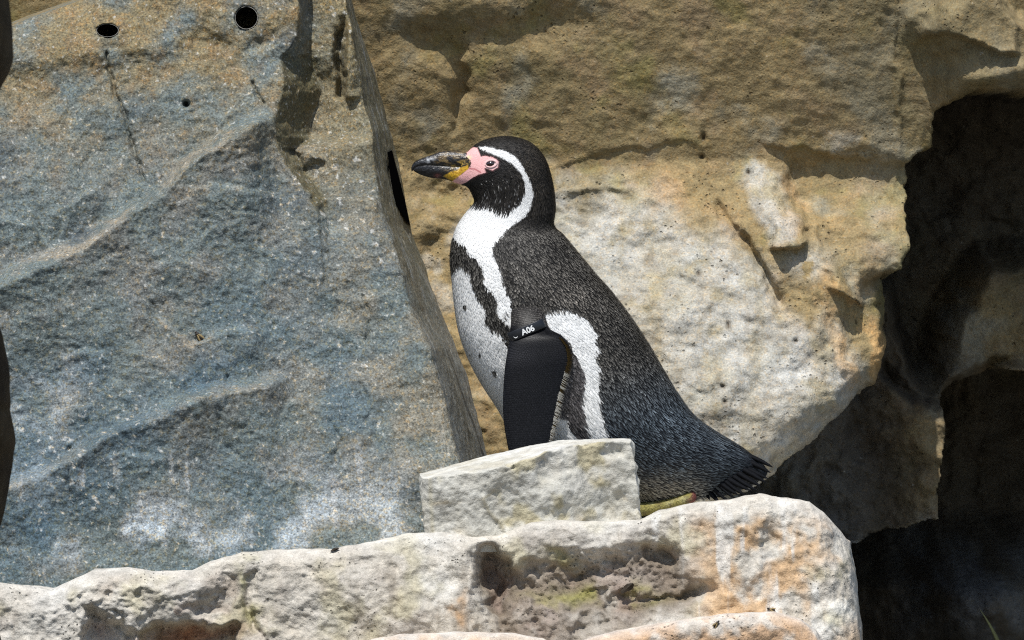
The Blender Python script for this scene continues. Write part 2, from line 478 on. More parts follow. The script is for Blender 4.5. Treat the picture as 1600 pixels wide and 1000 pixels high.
def boulder_front(U, V):
    """depth of the boulder's front face at (u, v)"""
    p0 = np.stack([U / 1000, V / 1000, np.zeros_like(U)], -1)
    wu = U + 9 * fbm(p0, 10, 4, 3.9) + 3 * fbm(p0, 50, 3, 1.2)
    wv = V + 9 * fbm(p0, 10, 4, 63.7) + 3 * fbm(p0, 50, 3, 4.2)
    y = -.20 + (900 - V) / 1000 * .30
    # big slabs: the lower side of each ridge stands proud with a rim that faces the sky
    y = y + shelf(wu, wv, [(-90, 450), (0, 432), (60, 408), (130, 384), (190, 340), (250, 290), (310, 240), (370, 195), (440, 165)], .068, 190, up=False, fade=60, edge=15)
    y = y + shelf(wu, wv, [(-60, 760), (20, 752), (70, 738), (130, 700), (190, 665), (230, 645), (330, 610), (430, 592), (470, 600)], .044, 120, up=False, fade=60, edge=12)
    y = y + shelf(wu, wv, [(-60, 335), (0, 338), (45, 352), (70, 380)], .02, 50, up=False, fade=20)
    y = y + shelf(wu, wv, [(60, 345), (90, 330), (130, 300), (170, 285)], .012, 40, up=False, fade=25)
    y = y + shelf(wu, wv, [(60, 200), (90, 185), (110, 160)], .010, 30, up=False, fade=15)
    y = y + shelf(wu, wv, [(290, 300), (340, 292), (400, 300), (450, 310)], .008, 40, up=False, fade=25)
    y = y + shelf(wu, wv, [(240, 490), (300, 540), (350, 520), (420, 510)], .012, 50, up=False, fade=30)
    for pts, d_, dc in (([(395, 372), (420, 392), (450, 380), (480, 384)], .006, 30), ([(525, 455), (560, 462), (600, 458)], .007, 25), ([(130, 150), (170, 165), (215, 160)], .006, 30),
                        ([(90, 560), (130, 548), (180, 560)], .007, 30), ([(60, 660), (100, 640), (150, 630)], .006, 25), ([(300, 380), (330, 352), (380, 340)], .006, 30),
                        ([(440, 640), (480, 622), (540, 630)], .006, 30), ([(150, 720), (200, 705), (260, 720)], .006, 25), ([(230, 420), (270, 405), (330, 420)], .005, 25)):
        y = y + shelf(wu, wv, pts, d_, dc, up=False, fade=18, edge=5)
    # upper brow
    y = y + shelf(wu, wv, [(-60, 120), (40, 104), (100, 92), (160, 98), (230, 80), (290, 72), (330, 82), (355, 94), (400, 86), (440, 72), (470, 58)], .008, 90, up=True, fade=40, edge=14)
    y = y + .014 * blob(wu, wv, 330, 66, 40, 18, 15) + .010 * blob(wu, wv, 400, 70, 40, 14, -20)
    # pocket and the shaded face left of it
    ul = itpv(wv, [(470, -80), (466, 30), (464, 60), (438, 90), (440, 130), (428, 185), (432, 210), (455, 262), (480, 300), (500, 335), (505, 420)])
    r = wu - ul
    width = itp(wv, [(-80, 14), (60, 20), (85, 40), (140, 62), (210, 62), (228, 20), (300, 15), (420, 10)])
    dep = itp(wv, [(-80, .085), (55, .085), (90, .09), (140, .10), (206, .10), (224, .065), (270, .06), (330, .035), (420, .0)])
    y = y + dep * np.clip(r / width, 0, 1) * np.exp(-np.maximum(r - width, 0) / 170)
    # small flake in the pocket, floor ledge, slot channel above it
    y = y - .014 * sm(-2, 9, -sdf(wu, wv, [(462, 226), (480, 224), (508, 246), (488, 252), (470, 264)]))
    y = y + .035 * np.exp(-((wu - itpv(wv, [(530, 20), (532, 90), (533, 158)])) / 6) ** 2) * (1 - sm(150, 160, wv)) * sm(20, 60, wv)
    y = y - .02 * sm(0, 8, wu - 536) * (1 - sm(540, 575, wu)) * (1 - sm(150, 158, wv))
    y = y + shelf(wu, wv, [(480, 300), (520, 306), (570, 312), (600, 320)], .016, 40, up=False, fade=20)
    y = y + .03 * blob(U, V, 291, 163, 4.5, 4)
    # fine cracks
    for pts, d, w in (([(168, 80), (172, 110), (180, 150), (198, 190), (210, 235), (222, 276)], .012, 2.6),
                      ([(500, 320), (505, 400), (502, 450)], .006, 3), ([(345, 640), (350, 690), (380, 715)], .004, 4),
                      ([(520, 660), (535, 690), (520, 720)], .004, 4), ([(392, 130), (402, 155), (408, 160)], .008, 2.5),
                      ([(570, 460), (580, 500), (572, 530)], .006, 2.5), ([(352, 590), (355, 630)], .007, 2.5),
                      ([(110, 700), (112, 760), (118, 800)], .006, 3), ([(560, 600), (575, 640), (570, 660)], .004, 3)):
        y = y + d * np.exp(-(pline(wu, wv, pts) / w) ** 2)
    P = np.stack([U / 1000, y, V / 1000], -1)
    y = y + .016 * fbm(P, 4, 3, 9.) + .006 * fbm(P, 12, 5, 19.) - .002 * ridged(P, 26, 4, 4.) + .0022 * fbm(P, 90, 3, 8.)
    ter = fbm(P, 7, 4, 70.) * 5
    y = y + .0025 * (np.abs(ter - np.round(ter)) - .25)
    return y, wu, wv

def build_boulder():
    st = 2.3
    vs = np.arange(-90, 1000, st)
    nf, ns = 330, 46
    v = vs[:, None] * np.ones((1, nf + ns))
    q = np.linspace(0, 1, nf)
    ue = itpv(vs, CREASE); us_ = itpv(vs, SILH)
    wob = 2.0 * noise(np.stack([vs / 14, vs * 0, vs * 0], -1)) + 3.5 * noise(np.stack([vs / 60, vs * 0 + 5, vs * 0], -1))
    ue = ue + wob
    U = np.empty_like(v); S = np.zeros_like(v)
    U[:, :nf] = -110 + (ue[:, None] + 110) * q[None, :]
    s = np.linspace(0, 1, ns + 1)[1:]
    ue0 = ue - wob
    U[:, nf:] = ue0[:, None] + (us_ - ue0)[:, None] * s[None, :] + wob[:, None] * np.exp(-s * 14)[None, :]
    S[:, nf:] = s[None, :]
    # crown of the boulder at the top left falls away to the back
    vtop = itp(U, [(-110, 70), (0, 48), (40, 32), (90, 14), (130, 0), (180, -40), (300, -120), (900, -200)])
    V = np.maximum(v, vtop - 10 * (1 - np.exp(-np.maximum(vtop - v, 0) / 60)))
    y, wu, wv = boulder_front(np.minimum(U, ue[:, None]), V)
    y = y + np.maximum(vtop - v, 0) / 1000 * 5.0 + .015 * np.exp(-np.maximum(v - vtop, 0) / 20)
    ye = y[:, nf - 1].copy()
    kk = np.ones(61) / 61; ysm = np.convolve(np.pad(ye, 30, mode='edge'), kk, mode='valid')
    sd_s = S[:, nf:]
    pz = np.stack([ysm[:, None] + .42 * sd_s, v[:, nf:] / 1000, sd_s * 0], -1)
    y[:, nf:] = ysm[:, None] + (ye - ysm)[:, None] * np.exp(-sd_s * 40) + .010 * fbm(pz * np.array([3., 1., 1.]), 9, 4, 61.) * np.clip(sd_s * 6, 0, 1)
    # rounding at the crease then the side face running back to the wall
    dd = np.maximum(ue[:, None] - U, 0)
    y = y + .012 * np.exp(-dd / 9.) * (S == 0)
    y = y + (S > 0) * (.012 + .42 * S ** 1.15)
    Pn = np.stack([U / 1000, y, V / 1000], -1)
    side = (S > 0)
    U = U + side * (2.2 * fbm(Pn, 20, 4, 3.) + 1.2 * fbm(Pn * np.array([1, 1, .3]), 60, 3, 13.))
    # drilled holes
    for cu, cv, ru, rv in HOLES:
        d = np.hypot((U - cu) / ru, (V - cv) / rv)
        y = y + .16 * (1 - sm(.88, 1.04, d)) * (S == 0)
    # tall slot in the side face
    m = (1 - sm(-1.2, 1.2, sdf(U, V, [(607, 240), (611, 237), (616, 262), (626, 300), (639, 348), (635, 347), (622, 322), (613, 285)]))) * side
    y = y + .0 * m
    P = at(U, V, 0.0 * U)
    P2 = at(U, V, y)
    P = P2
    # ---- colour
    Pc = np.stack([U / 1000, y, V / 1000], -1)
    n1 = fbm(Pc, 5, 5, 3.); n2 = fbm(Pc, 14, 5, 13.); n3 = fbm(Pc, 40, 4, 23.); n5 = fbm(Pc, 8, 5, 43.)
    c = np.ones(P.shape) * np.array([.160, .200, .200])
    c = mixc(c, (.225, .230, .215), sm(-.2, .5, n2) * .8)
    c = mixc(c, (.105, .130, .145), sm(.1, .55, n1) * .85)
    # olive tan in the upper part and down the right edge
    top = sm(330, 40, wv + 90 * n1) * .9
    c = mixc(c, (.27, .215, .105), top * sm(-.6, .3, n2))
    c = mixc(c, (.27, .185, .09), sm(.0, .7, n3 + .5 * n2) * np.clip(top + .1, 0, 1) * .6)
    rgt = sm(400, 560, wu + 60 * n1) * sm(60, 260, wv)
    c = mixc(c, (.29, .265, .20), rgt * .75 * sm(-.5, .3, n2))
    c = mixc(c, (.24, .205, .11), sm(440, 540, wu) * sm(420, 200, wv) * .65)
    # pale rims of the ridges
    for pts, w in (([(0, 432), (60, 408), (130, 384), (190, 340), (250, 290), (310, 240), (370, 195), (420, 175)], 9),
                   ([(20, 756), (70, 742), (130, 704), (190, 669), (230, 649), (330, 614), (420, 598)], 7),
                   ([(290, 302), (340, 294), (400, 302)], 5), ([(240, 490), (300, 540), (350, 520), (420, 510)], 6)):
        c = mixc(c, (.35, .32, .255), np.exp(-(pline(wu, wv + -w * .5, pts) / (w * (1.2 + 1.2 * n1))) ** 2) * .8 * sm(-.3, .5, n2 + n3))
    # blue zones and white mineral wash low down
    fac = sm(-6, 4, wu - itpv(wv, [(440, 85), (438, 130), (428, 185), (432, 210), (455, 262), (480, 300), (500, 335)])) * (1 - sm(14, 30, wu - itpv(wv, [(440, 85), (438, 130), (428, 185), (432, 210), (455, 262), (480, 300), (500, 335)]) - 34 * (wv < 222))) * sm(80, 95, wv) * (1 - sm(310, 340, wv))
    c = mixc(c, (.13, .115, .055), fac * .8)       # dark olive painting in shade on the inner face of the pocket
    c = mixc(c, (.10, .165, .205), .6 * sm(-.5, .4, n1 + .5 * n5) * sm(430, 560, wv + .5 * wu - 120) * sm(620, 470, wu))
    c = mixc(c, (.07, .13, .18), .65 * sm(-.2, .5, n5) * np.clip(blob(wu, wv, 400, 520, 120, 110) + blob(wu, wv, 90, 820, 120, 90) + blob(wu, wv, 250, 590, 200, 50) + .8 * blob(wu, wv, 520, 680, 110, 60), 0, 1))
    low = np.clip(1.0 * blob(wu, wv, 230, 840, 90, 60) + .9 * blob(wu, wv, 470, 800, 60, 50) + .7 * blob(wu, wv, 620, 800, 90, 60) + .5 * blob(wu, wv, 60, 620, 50, 120) + .5 * blob(wu, wv, 330, 850, 260, 26), 0, 1)
    c = mixc(c, (.52, .60, .66), low * sm(-.25, .45, n2 + .6 * n5))
    c = mixc(c, (.30, .19, .13), .6 * sm(.0, .5, n2) * blob(wu, wv, 450, 765, 70, 18))
    # dripping white streaks
    st_ = fbm(np.stack([Pc[..., 0], Pc[..., 1] * 0, Pc[..., 2] * .12], -1), 60, 3, 9.)
    c = mixc(c, (.60, .62, .62), .55 * sm(.25, .5, st_) * sm(640, 780, wv) * sm(-.3, .3, n2))
    c = mixc(c, (.62, .62, .58), .8 * sm(.62, .7, fbm(Pc, 90, 2, 88.)) * sm(.0, .3, n1))
    c = c * .73
    # side face: smooth slate, darker tones paint its turn from the sun
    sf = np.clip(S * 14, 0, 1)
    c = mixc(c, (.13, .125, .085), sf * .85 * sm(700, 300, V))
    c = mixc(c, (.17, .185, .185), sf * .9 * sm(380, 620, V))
    c = mixc(c, (.28, .30, .30), sf * .6 * sm(.1, .5, fbm(Pc * np.array([1, 1, .12]), 50, 3, 5.)))
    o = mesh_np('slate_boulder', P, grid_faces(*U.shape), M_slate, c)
    tag(o, 'tall blue-grey slate boulder with two drilled holes near its top', 'boulder')
    return o

HOLES = [(385, 28, 17.5, 17.5), (168, 47.5, 17, 10)]
boulder = build_boulder()
M_pipe = plain_mat('dark_pipe', (.012, .012, .012), .7, .2)
M_void = plain_mat('slot_darkness', (.004, .004, .004), 1.0, .0)  # black for the darkness inside the side slot
M_rim = plain_mat('pale_hole_rim', (.24, .23, .20), .7, .3, .0008, 400)
def hole_liners():
    for cu, cv, ru, rv in HOLES:
        n = 40
        a = np.linspace(0, 2 * np.pi, n, endpoint=False)
        uu = cu + (ru + 5) * np.cos(a); vv = cv + (rv + 5) * np.sin(a)
        yy, _, _ = boulder_front(uu, vv)
        # straight, nearly plane mouth
        A = np.stack([np.cos(a), np.sin(a), np.ones(n)], -1)
        k, *_ = np.linalg.lstsq(A, yy, rcond=None)
        ym = A @ k
        rings = []
        for f, dy in ((1.06, .010), (1.03, .0006), (1.0, -.0004), (.985, .0006), (.97, .004), (.96, .02), (.96, .17)):
            rings.append(at(cu + ru * f * np.cos(a), cv + rv * f * np.sin(a), ym + dy))
        P = np.stack(rings)
        o = mesh_np('hole_rim', P[:5], grid_faces(5, n, True), M_rim, parent=boulder)
        o2 = mesh_np('hole_lining', P[4:], grid_faces(3, n, True), M_pipe, parent=o)
        back = [list(range(n))]
        mesh_np('hole_end', at(cu + ru * .93 * np.cos(a), cv + rv * .93 * np.sin(a), ym + .165), back, M_pipe, parent=o, smooth=False)
hole_liners()
def slot():
    # the slot in the boulder's side: black panel standing in for the hole's darkness
    pts = [(605.5, 238), (612, 235), (617, 255), (623.5, 278), (631, 308), (640.5, 352), (634, 345), (621, 322), (611, 285)]
    vs = np.array([p[1] for p in pts], float); us = np.array([p[0] for p in pts], float)
    ue = itpv(vs, CREASE); uS = itpv(vs, SILH)
    s = np.clip((us - ue) / (uS - ue), .02, 1)
    yf, _, _ = boulder_front(ue, vs)
    y = yf + .012 + .42 * s ** 1.15
    cu_, cv_ = us.mean(), vs.mean()
    P = at(us, vs, y - .035)
    n = len(pts)
    P = np.concatenate([P, at(us + 1.2, vs, y + .03)])
    F = [list(range(n))[::-1]] + [[k, (k + 1) % n, n + (k + 1) % n, n + k] for k in range(n)]
    mesh_np('side_slot', P, F, M_void, parent=boulder, smooth=False)
slot()

# ------------------------------------------------------------------ limestone ledge
LIP = [(-120, 900), (-40, 905), (0, 910), (40, 915), (80, 921), (110, 907), (150, 889), (200, 886), (240, 892), (300, 891), (330, 876), (380, 863), (440, 858), (520, 857), (560, 850), (640, 833), (700, 831), (740, 839), (780, 836), (830, 816), (870, 812), (930, 815), (1000, 812), (1030, 797), (1080, 786), (1140, 780), (1190, 770), (1215, 775), (1260, 779), (1290, 784), (1310, 800), (1330, 830), (1345, 860)]
LBACK = [(-120, 905), (200, 895), (500, 862), (700, 842), (900, 828), (1000, 809), (1100, 806), (1200, 806), (1290, 825), (1345, 880)]
def build_ledge():
    u0 = np.concatenate([np.arange(-115, 1290, 2.5), np.linspace(1290, 1336, 34)])
    ns = 40
    n1 = len(u0)
    ucol = np.concatenate([u0, np.full(ns, 1338.)])
    # plan: rounded corner then side running back
    corner = np.clip((ucol - 1290) / 48, 0, 1)
    yplan = .05 * (1 - np.sqrt(np.clip(1 - corner ** 2, 0, 1)))
    yplan[n1:] = .05 + np.linspace(0, .7, ns + 1)[1:]
    lip = itp(ucol, LIP)
    lip = lip + 1.6 * noise(np.stack([ucol / 23, ucol * 0, ucol * 0], -1))
    nfr, nt = 140, 66
    rows_front = np.linspace(0, 1, nfr) ** 1.15           # 0 = lip, 1 = bottom
    bottom = 1160
    V = lip[None, :] + (bottom - lip[None, :]) * rows_front[::-1][:, None]
    U = np.repeat(ucol[None, :], nfr, 0)
    sil = itp(V, [(780, -30), (800, -24), (830, -16), (850, -12), (890, -4), (940, 0), (1000, 8), (1200, 30)])
    U = U + sil * sm(1150, 1330, U)
    p0 = np.stack([U / 1000, V / 1000, np.zeros_like(U)], -1)
    wu = U + 26 * fbm(p0, 12, 4, 5.5) + 5 * fbm(p0, 50, 3, 6.6)
    wv = V + 26 * fbm(p0, 12, 4, 15.5) + 5 * fbm(p0, 50, 3, 16.6)
    sdist = (V - lip[None, :]) / 1000
    r = .035
    t = np.clip(1 - sdist / r, 0, 1)
    rl = r * (1 - np.sqrt(np.clip(1 - t * t, 0, 1)))
    y = -.30 + rl + yplan[None, :] - .05 * sm(0, .3, sdist)
    # hollow under the lip right of centre
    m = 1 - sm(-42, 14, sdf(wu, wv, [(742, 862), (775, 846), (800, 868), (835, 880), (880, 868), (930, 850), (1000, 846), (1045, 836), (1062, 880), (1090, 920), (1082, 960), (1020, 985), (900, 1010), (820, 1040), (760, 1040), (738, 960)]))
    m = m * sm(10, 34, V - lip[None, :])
    y = y + m * (.050 - .040 * sm(880, 1010, wv))
    y = y + .040 * np.exp(-(pline(wu, wv, [(770, 862), (775, 900), (778, 950)]) / 17) ** 2) * sm(4, 20, V - lip[None, :])
    y = y - .02 * blob(wu, wv, 840, 930, 45, 45) * m - .010 * np.exp(-(pline(wu, wv, [(720, 870), (722, 930), (730, 985)]) / 24) ** 2)
    y = y + .03 * blob(wu, wv, 1020, 862, 20, 30) + .03 * blob(wu, wv, 1085, 925, 26, 14)
    y = y - .02 * blob(wu, wv, 1000, 880, 40, 20) * m
    y = y + shelf(wu, wv, [(900, 922), (960, 930), (1030, 925), (1090, 915)], .014, 30, fade=25, edge=6)
    # left hollows
    y = y + .07 * (1 - sm(-10, 8, sdf(wu, wv, [(225, 985), (250, 975), (300, 985), (360, 985), (370, 1060), (225, 1060)])))
    y = y + .035 * (1 - sm(-14, 8, sdf(wu, wv, [(135, 945), (170, 948), (200, 950), (215, 985), (200, 1060), (120, 1060)])))
    y = y + .015 * np.exp(-(pline(wu, wv, [(395, 890), (390, 940), (400, 1000)]) / 8) ** 2) + .02 * np.exp(-(pline(wu, wv, [(362, 885), (350, 930), (330, 960)]) / 16) ** 2)
    y = y - .015 * blob(wu, wv, 270, 930, 60, 40) - .02 * blob(wu, wv, 560, 920, 110, 60)
    y = y - .02 * blob(wu, wv, 1160, 850, 60, 60) + .018 * blob(wu, wv, 1205, 850, 16, 30) + .012 * blob(wu, wv, 1310, 850, 20, 40)
    Pf = np.stack([U / 1000, y, V / 1000], -1)
    rough_amp = sm(0, .03, sdist)
    y = y + (.010 * fbm(Pf, 9, 4, 3.) + .006 * fbm(Pf, 28, 4, 31.)) * (.3 + .7 * rough_amp) + .0030 * fbm(Pf, 90, 3, 47.)
    crust = np.clip(m + blob(wu, wv, 170, 930, 90, 40), 0, 1) * rough_amp
    y = y - crust * (.010 * ridged(Pf, 34, 4, 6.) + .006 * fbm(Pf, 80, 3, 99.))
    side = np.zeros_like(U); side[:, n1:] = 1
    Uw = U + side * 6 * fbm(Pf, 14, 4, 8.)
    front = at(Uw, V, y)
    # top: from the lip back to the wall, dipping a little
    q = np.linspace(0, 1, nt + 1)[1:]
    yl = y[-1]; yb = .48
    top = np.empty((nt, len(ucol), 3))
    lb = itp(ucol, LBACK)
    for k, s in enumerate(q):
        yy = yl + (yb - yl) * s ** 1.3
        w = sm(0, .16, s)
        zf = front[-1][:, 2]
        zb = at(ucol, lb, 0 * ucol)[:, 2]
        x = front[-1][:, 0]
        z = zf * (1 - w) + zb * w
        z = z - .05 * np.maximum(yy - .1, 0)
        pp = np.stack([x, yy, z], -1)
        z = z + w * (.006 * fbm(pp, 12, 4, 3.) + .0025 * fbm(pp, 60, 3, 5.))
        top[k] = np.stack([x, yy, z], -1)
    P = np.concatenate([front, top])
    Va = np.concatenate([wv, np.repeat(wv[-1:], nt, 0)]); Ua = np.concatenate([wu, np.repeat(wu[-1:], nt, 0)])
    istop = np.concatenate([np.zeros((nfr, 1)), np.ones((nt, 1))]) * np.ones((1, len(ucol)))
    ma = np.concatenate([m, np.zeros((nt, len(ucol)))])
    sd_ = np.concatenate([sdist, np.zeros((nt, len(ucol)))])
    n1_ = fbm(P, 6, 5, 3.); n2 = fbm(P, 18, 5, 13.); n3 = fbm(P, 45, 4, 23.); n4 = fbm(P, 10, 4, 53.)
    c = np.ones(P.shape) * np.array([.48, .445, .385])
    c = mixc(c, (.34, .305, .265), sm(-.1, .5, n2) * .7)
    c = mixc(c, (.58, .565, .52), sm(.0, .5, n1_) * .6)
    c = mixc(c, (.40, .36, .21), sm(.1, .5, n4) * .5)
    rgt = sm(1060, 1150, Ua + 40 * n2) * sm(.015, .06, sd_ + .03 * n2)
    c = mixc(c, (.52, .345, .19), rgt * sm(-.35, .25, n2 + .5 * n1_) * .9)
    streak = fbm(np.stack([P[..., 0], P[..., 1] * .2, P[..., 2] * .14], -1), 38, 4, 9.)
    c = mixc(c, (.62, .605, .565), sm(.12, .45, streak) * .8 * sm(900, 1000, Ua))
    c = mixc(c, (.25, .22, .18), sm(.2, .5, -streak) * .55 * sm(.02, .07, sd_) * sm(1000, 700, Ua))
    c = mixc(c, (.66, .65, .60), .9 * sm(0, .3, n2 + .25) * blob(Ua, Va, 1320, 930, 50, 60))
    c = mixc(c, (.52, .30, .13), .8 * sm(-.2, .3, n2) * np.clip(blob(Ua, Va, 705, 960, 20, 36) + blob(Ua, Va, 1315, 840, 22, 45), 0, 1))
    # brown, violet and moss stains of the hollow; the dark brown also paints shade
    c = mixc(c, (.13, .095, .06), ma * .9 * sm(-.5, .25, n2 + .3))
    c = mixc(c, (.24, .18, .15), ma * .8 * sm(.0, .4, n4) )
    c = mixc(c, (.33, .29, .26), ma * .7 * np.maximum(blob(Ua, Va, 980, 905, 50, 24), blob(Ua, Va, 850, 950, 60, 50) * .7))
    c = mixc(c, (.38, .365, .33), ma * .6 * sm(935, 990, Va) * sm(840, 930, Ua))
    moss = np.clip(blob(Ua, Va, 393, 900, 16, 40) + .7 * blob(Ua, Va, 405, 975, 24, 40) + .8 * blob(Ua, Va, 915, 930, 80, 16) + .6 * blob(Ua, Va, 870, 870, 40, 14) + .5 * blob(Ua, Va, 1000, 935, 30, 14) + .4 * blob(Ua, Va, 1312, 965, 20, 14), 0, 1)
    c = mixc(c, (.26, .25, .06), moss * sm(-.25, .3, n2) * .85)
    c = mixc(c, (.30, .13, .07), .85 * np.clip(blob(Ua, Va, 300, 1000, 70, 16) + .5 * blob(Ua, Va, 160, 985, 24, 26) + .5 * blob(Ua, Va, 260, 955, 60, 10) * (n2 > 0), 0, 1))
    c = mixc(c, (.36, .30, .24), .6 * sm(.0, .4, n2) * np.clip(blob(Ua, Va, 350, 915, 30, 50) + blob(Ua, Va, 170, 920, 40, 30), 0, 1))
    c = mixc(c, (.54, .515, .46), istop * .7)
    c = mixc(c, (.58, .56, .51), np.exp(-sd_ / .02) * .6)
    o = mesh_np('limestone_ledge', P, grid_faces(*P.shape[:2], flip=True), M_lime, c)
    tag(o, 'long pitted pale limestone ledge carrying the penguin and the chalky block', 'rock ledge')
build_ledge()

def build_low_rock(name, label, lipl, y0, tint):
    ua, ub = lipl[0][0], lipl[-1][0]
    u = np.linspace(ua, ub, int((ub - ua) / 2.5))
    lip = itp(u, lipl) + 1.2 * noise(np.stack([u / 20, u * 0 + 9, u * 0], -1))
    nf, nt = 60, 40
    rows = np.linspace(0, 1, nf)[::-1]
    V = lip[None] + 150 * rows[:, None]
    U = np.repeat(u[None], nf, 0)
    s = (V - lip[None]) / 1000
    r = .03; t = np.clip(1 - s / r, 0, 1)
    e = np.clip(np.minimum(u - ua, ub - u) / 60, 0, 1)
    y = y0 + r * (1 - np.sqrt(np.clip(1 - t * t, 0, 1))) + .06 * (1 - np.sqrt(np.clip(1 - (1 - e[None]) ** 2, 0, 1)))
    Pf = np.stack([U / 1000, y, V / 1000], -1)
    y = y + .008 * fbm(Pf, 12, 4, y0 * 50) + .003 * fbm(Pf, 60, 3, 3.)
    F = at(U, V, y)
    q = np.linspace(0, 1, nt + 1)[1:]
    top = np.empty((nt, len(u), 3))
    for k, ss in enumerate(q):
        x = F[-1][:, 0]; yy = F[-1][:, 1] + .26 * ss
        z = F[-1][:, 2] - .01 * sm(0, .4, ss) - .05 * ss ** 2
        pp = np.stack([x, yy, z], -1)
        z = z + sm(0, .2, ss) * .005 * fbm(pp, 16, 4, 8.)
        top[k] = np.stack([x, yy, z], -1)
    P = np.concatenate([F, top])
    sd_ = np.concatenate([s, np.zeros((nt, len(u)))])
    n2 = fbm(P, 18, 5, 13.); n1_ = fbm(P, 7, 4, 3.)
    c = np.ones(P.shape) * np.array(tint)
    c = mixc(c, (.52, .49, .44), sm(-.05, .35, n2 + .4 * n1_) * .85)
    c = mixc(c, (.55, .33, .16), sm(.1, .5, fbm(P, 25, 4, 33.)) * .6)
    c = mixc(c, (.60, .58, .54), np.exp(-sd_ / .010) * .7)
    o = mesh_np(name, P, grid_faces(*P.shape[:2], flip=True), M_lime, c)
    tag(o, label, 'rock')
    return lambda uu: itp(uu, lipl)
build_low_rock('low_rock', 'orange and white rounded rock below the ledge, with a small fly on it', [(840, 1030), (900, 1003), (960, 986), (1050, 971), (1140, 959), (1210, 956), (1250, 967), (1275, 984), (1300, 1020)], -.47, (.52, .35, .22))
build_low_rock('low_rock', 'pale flat-topped rock below the dark hollow of the ledge', [(520, 1030), (580, 1000), (620, 992), (700, 988), (800, 989), (850, 999), (900, 1030)], -.45, (.52, .41, .31))

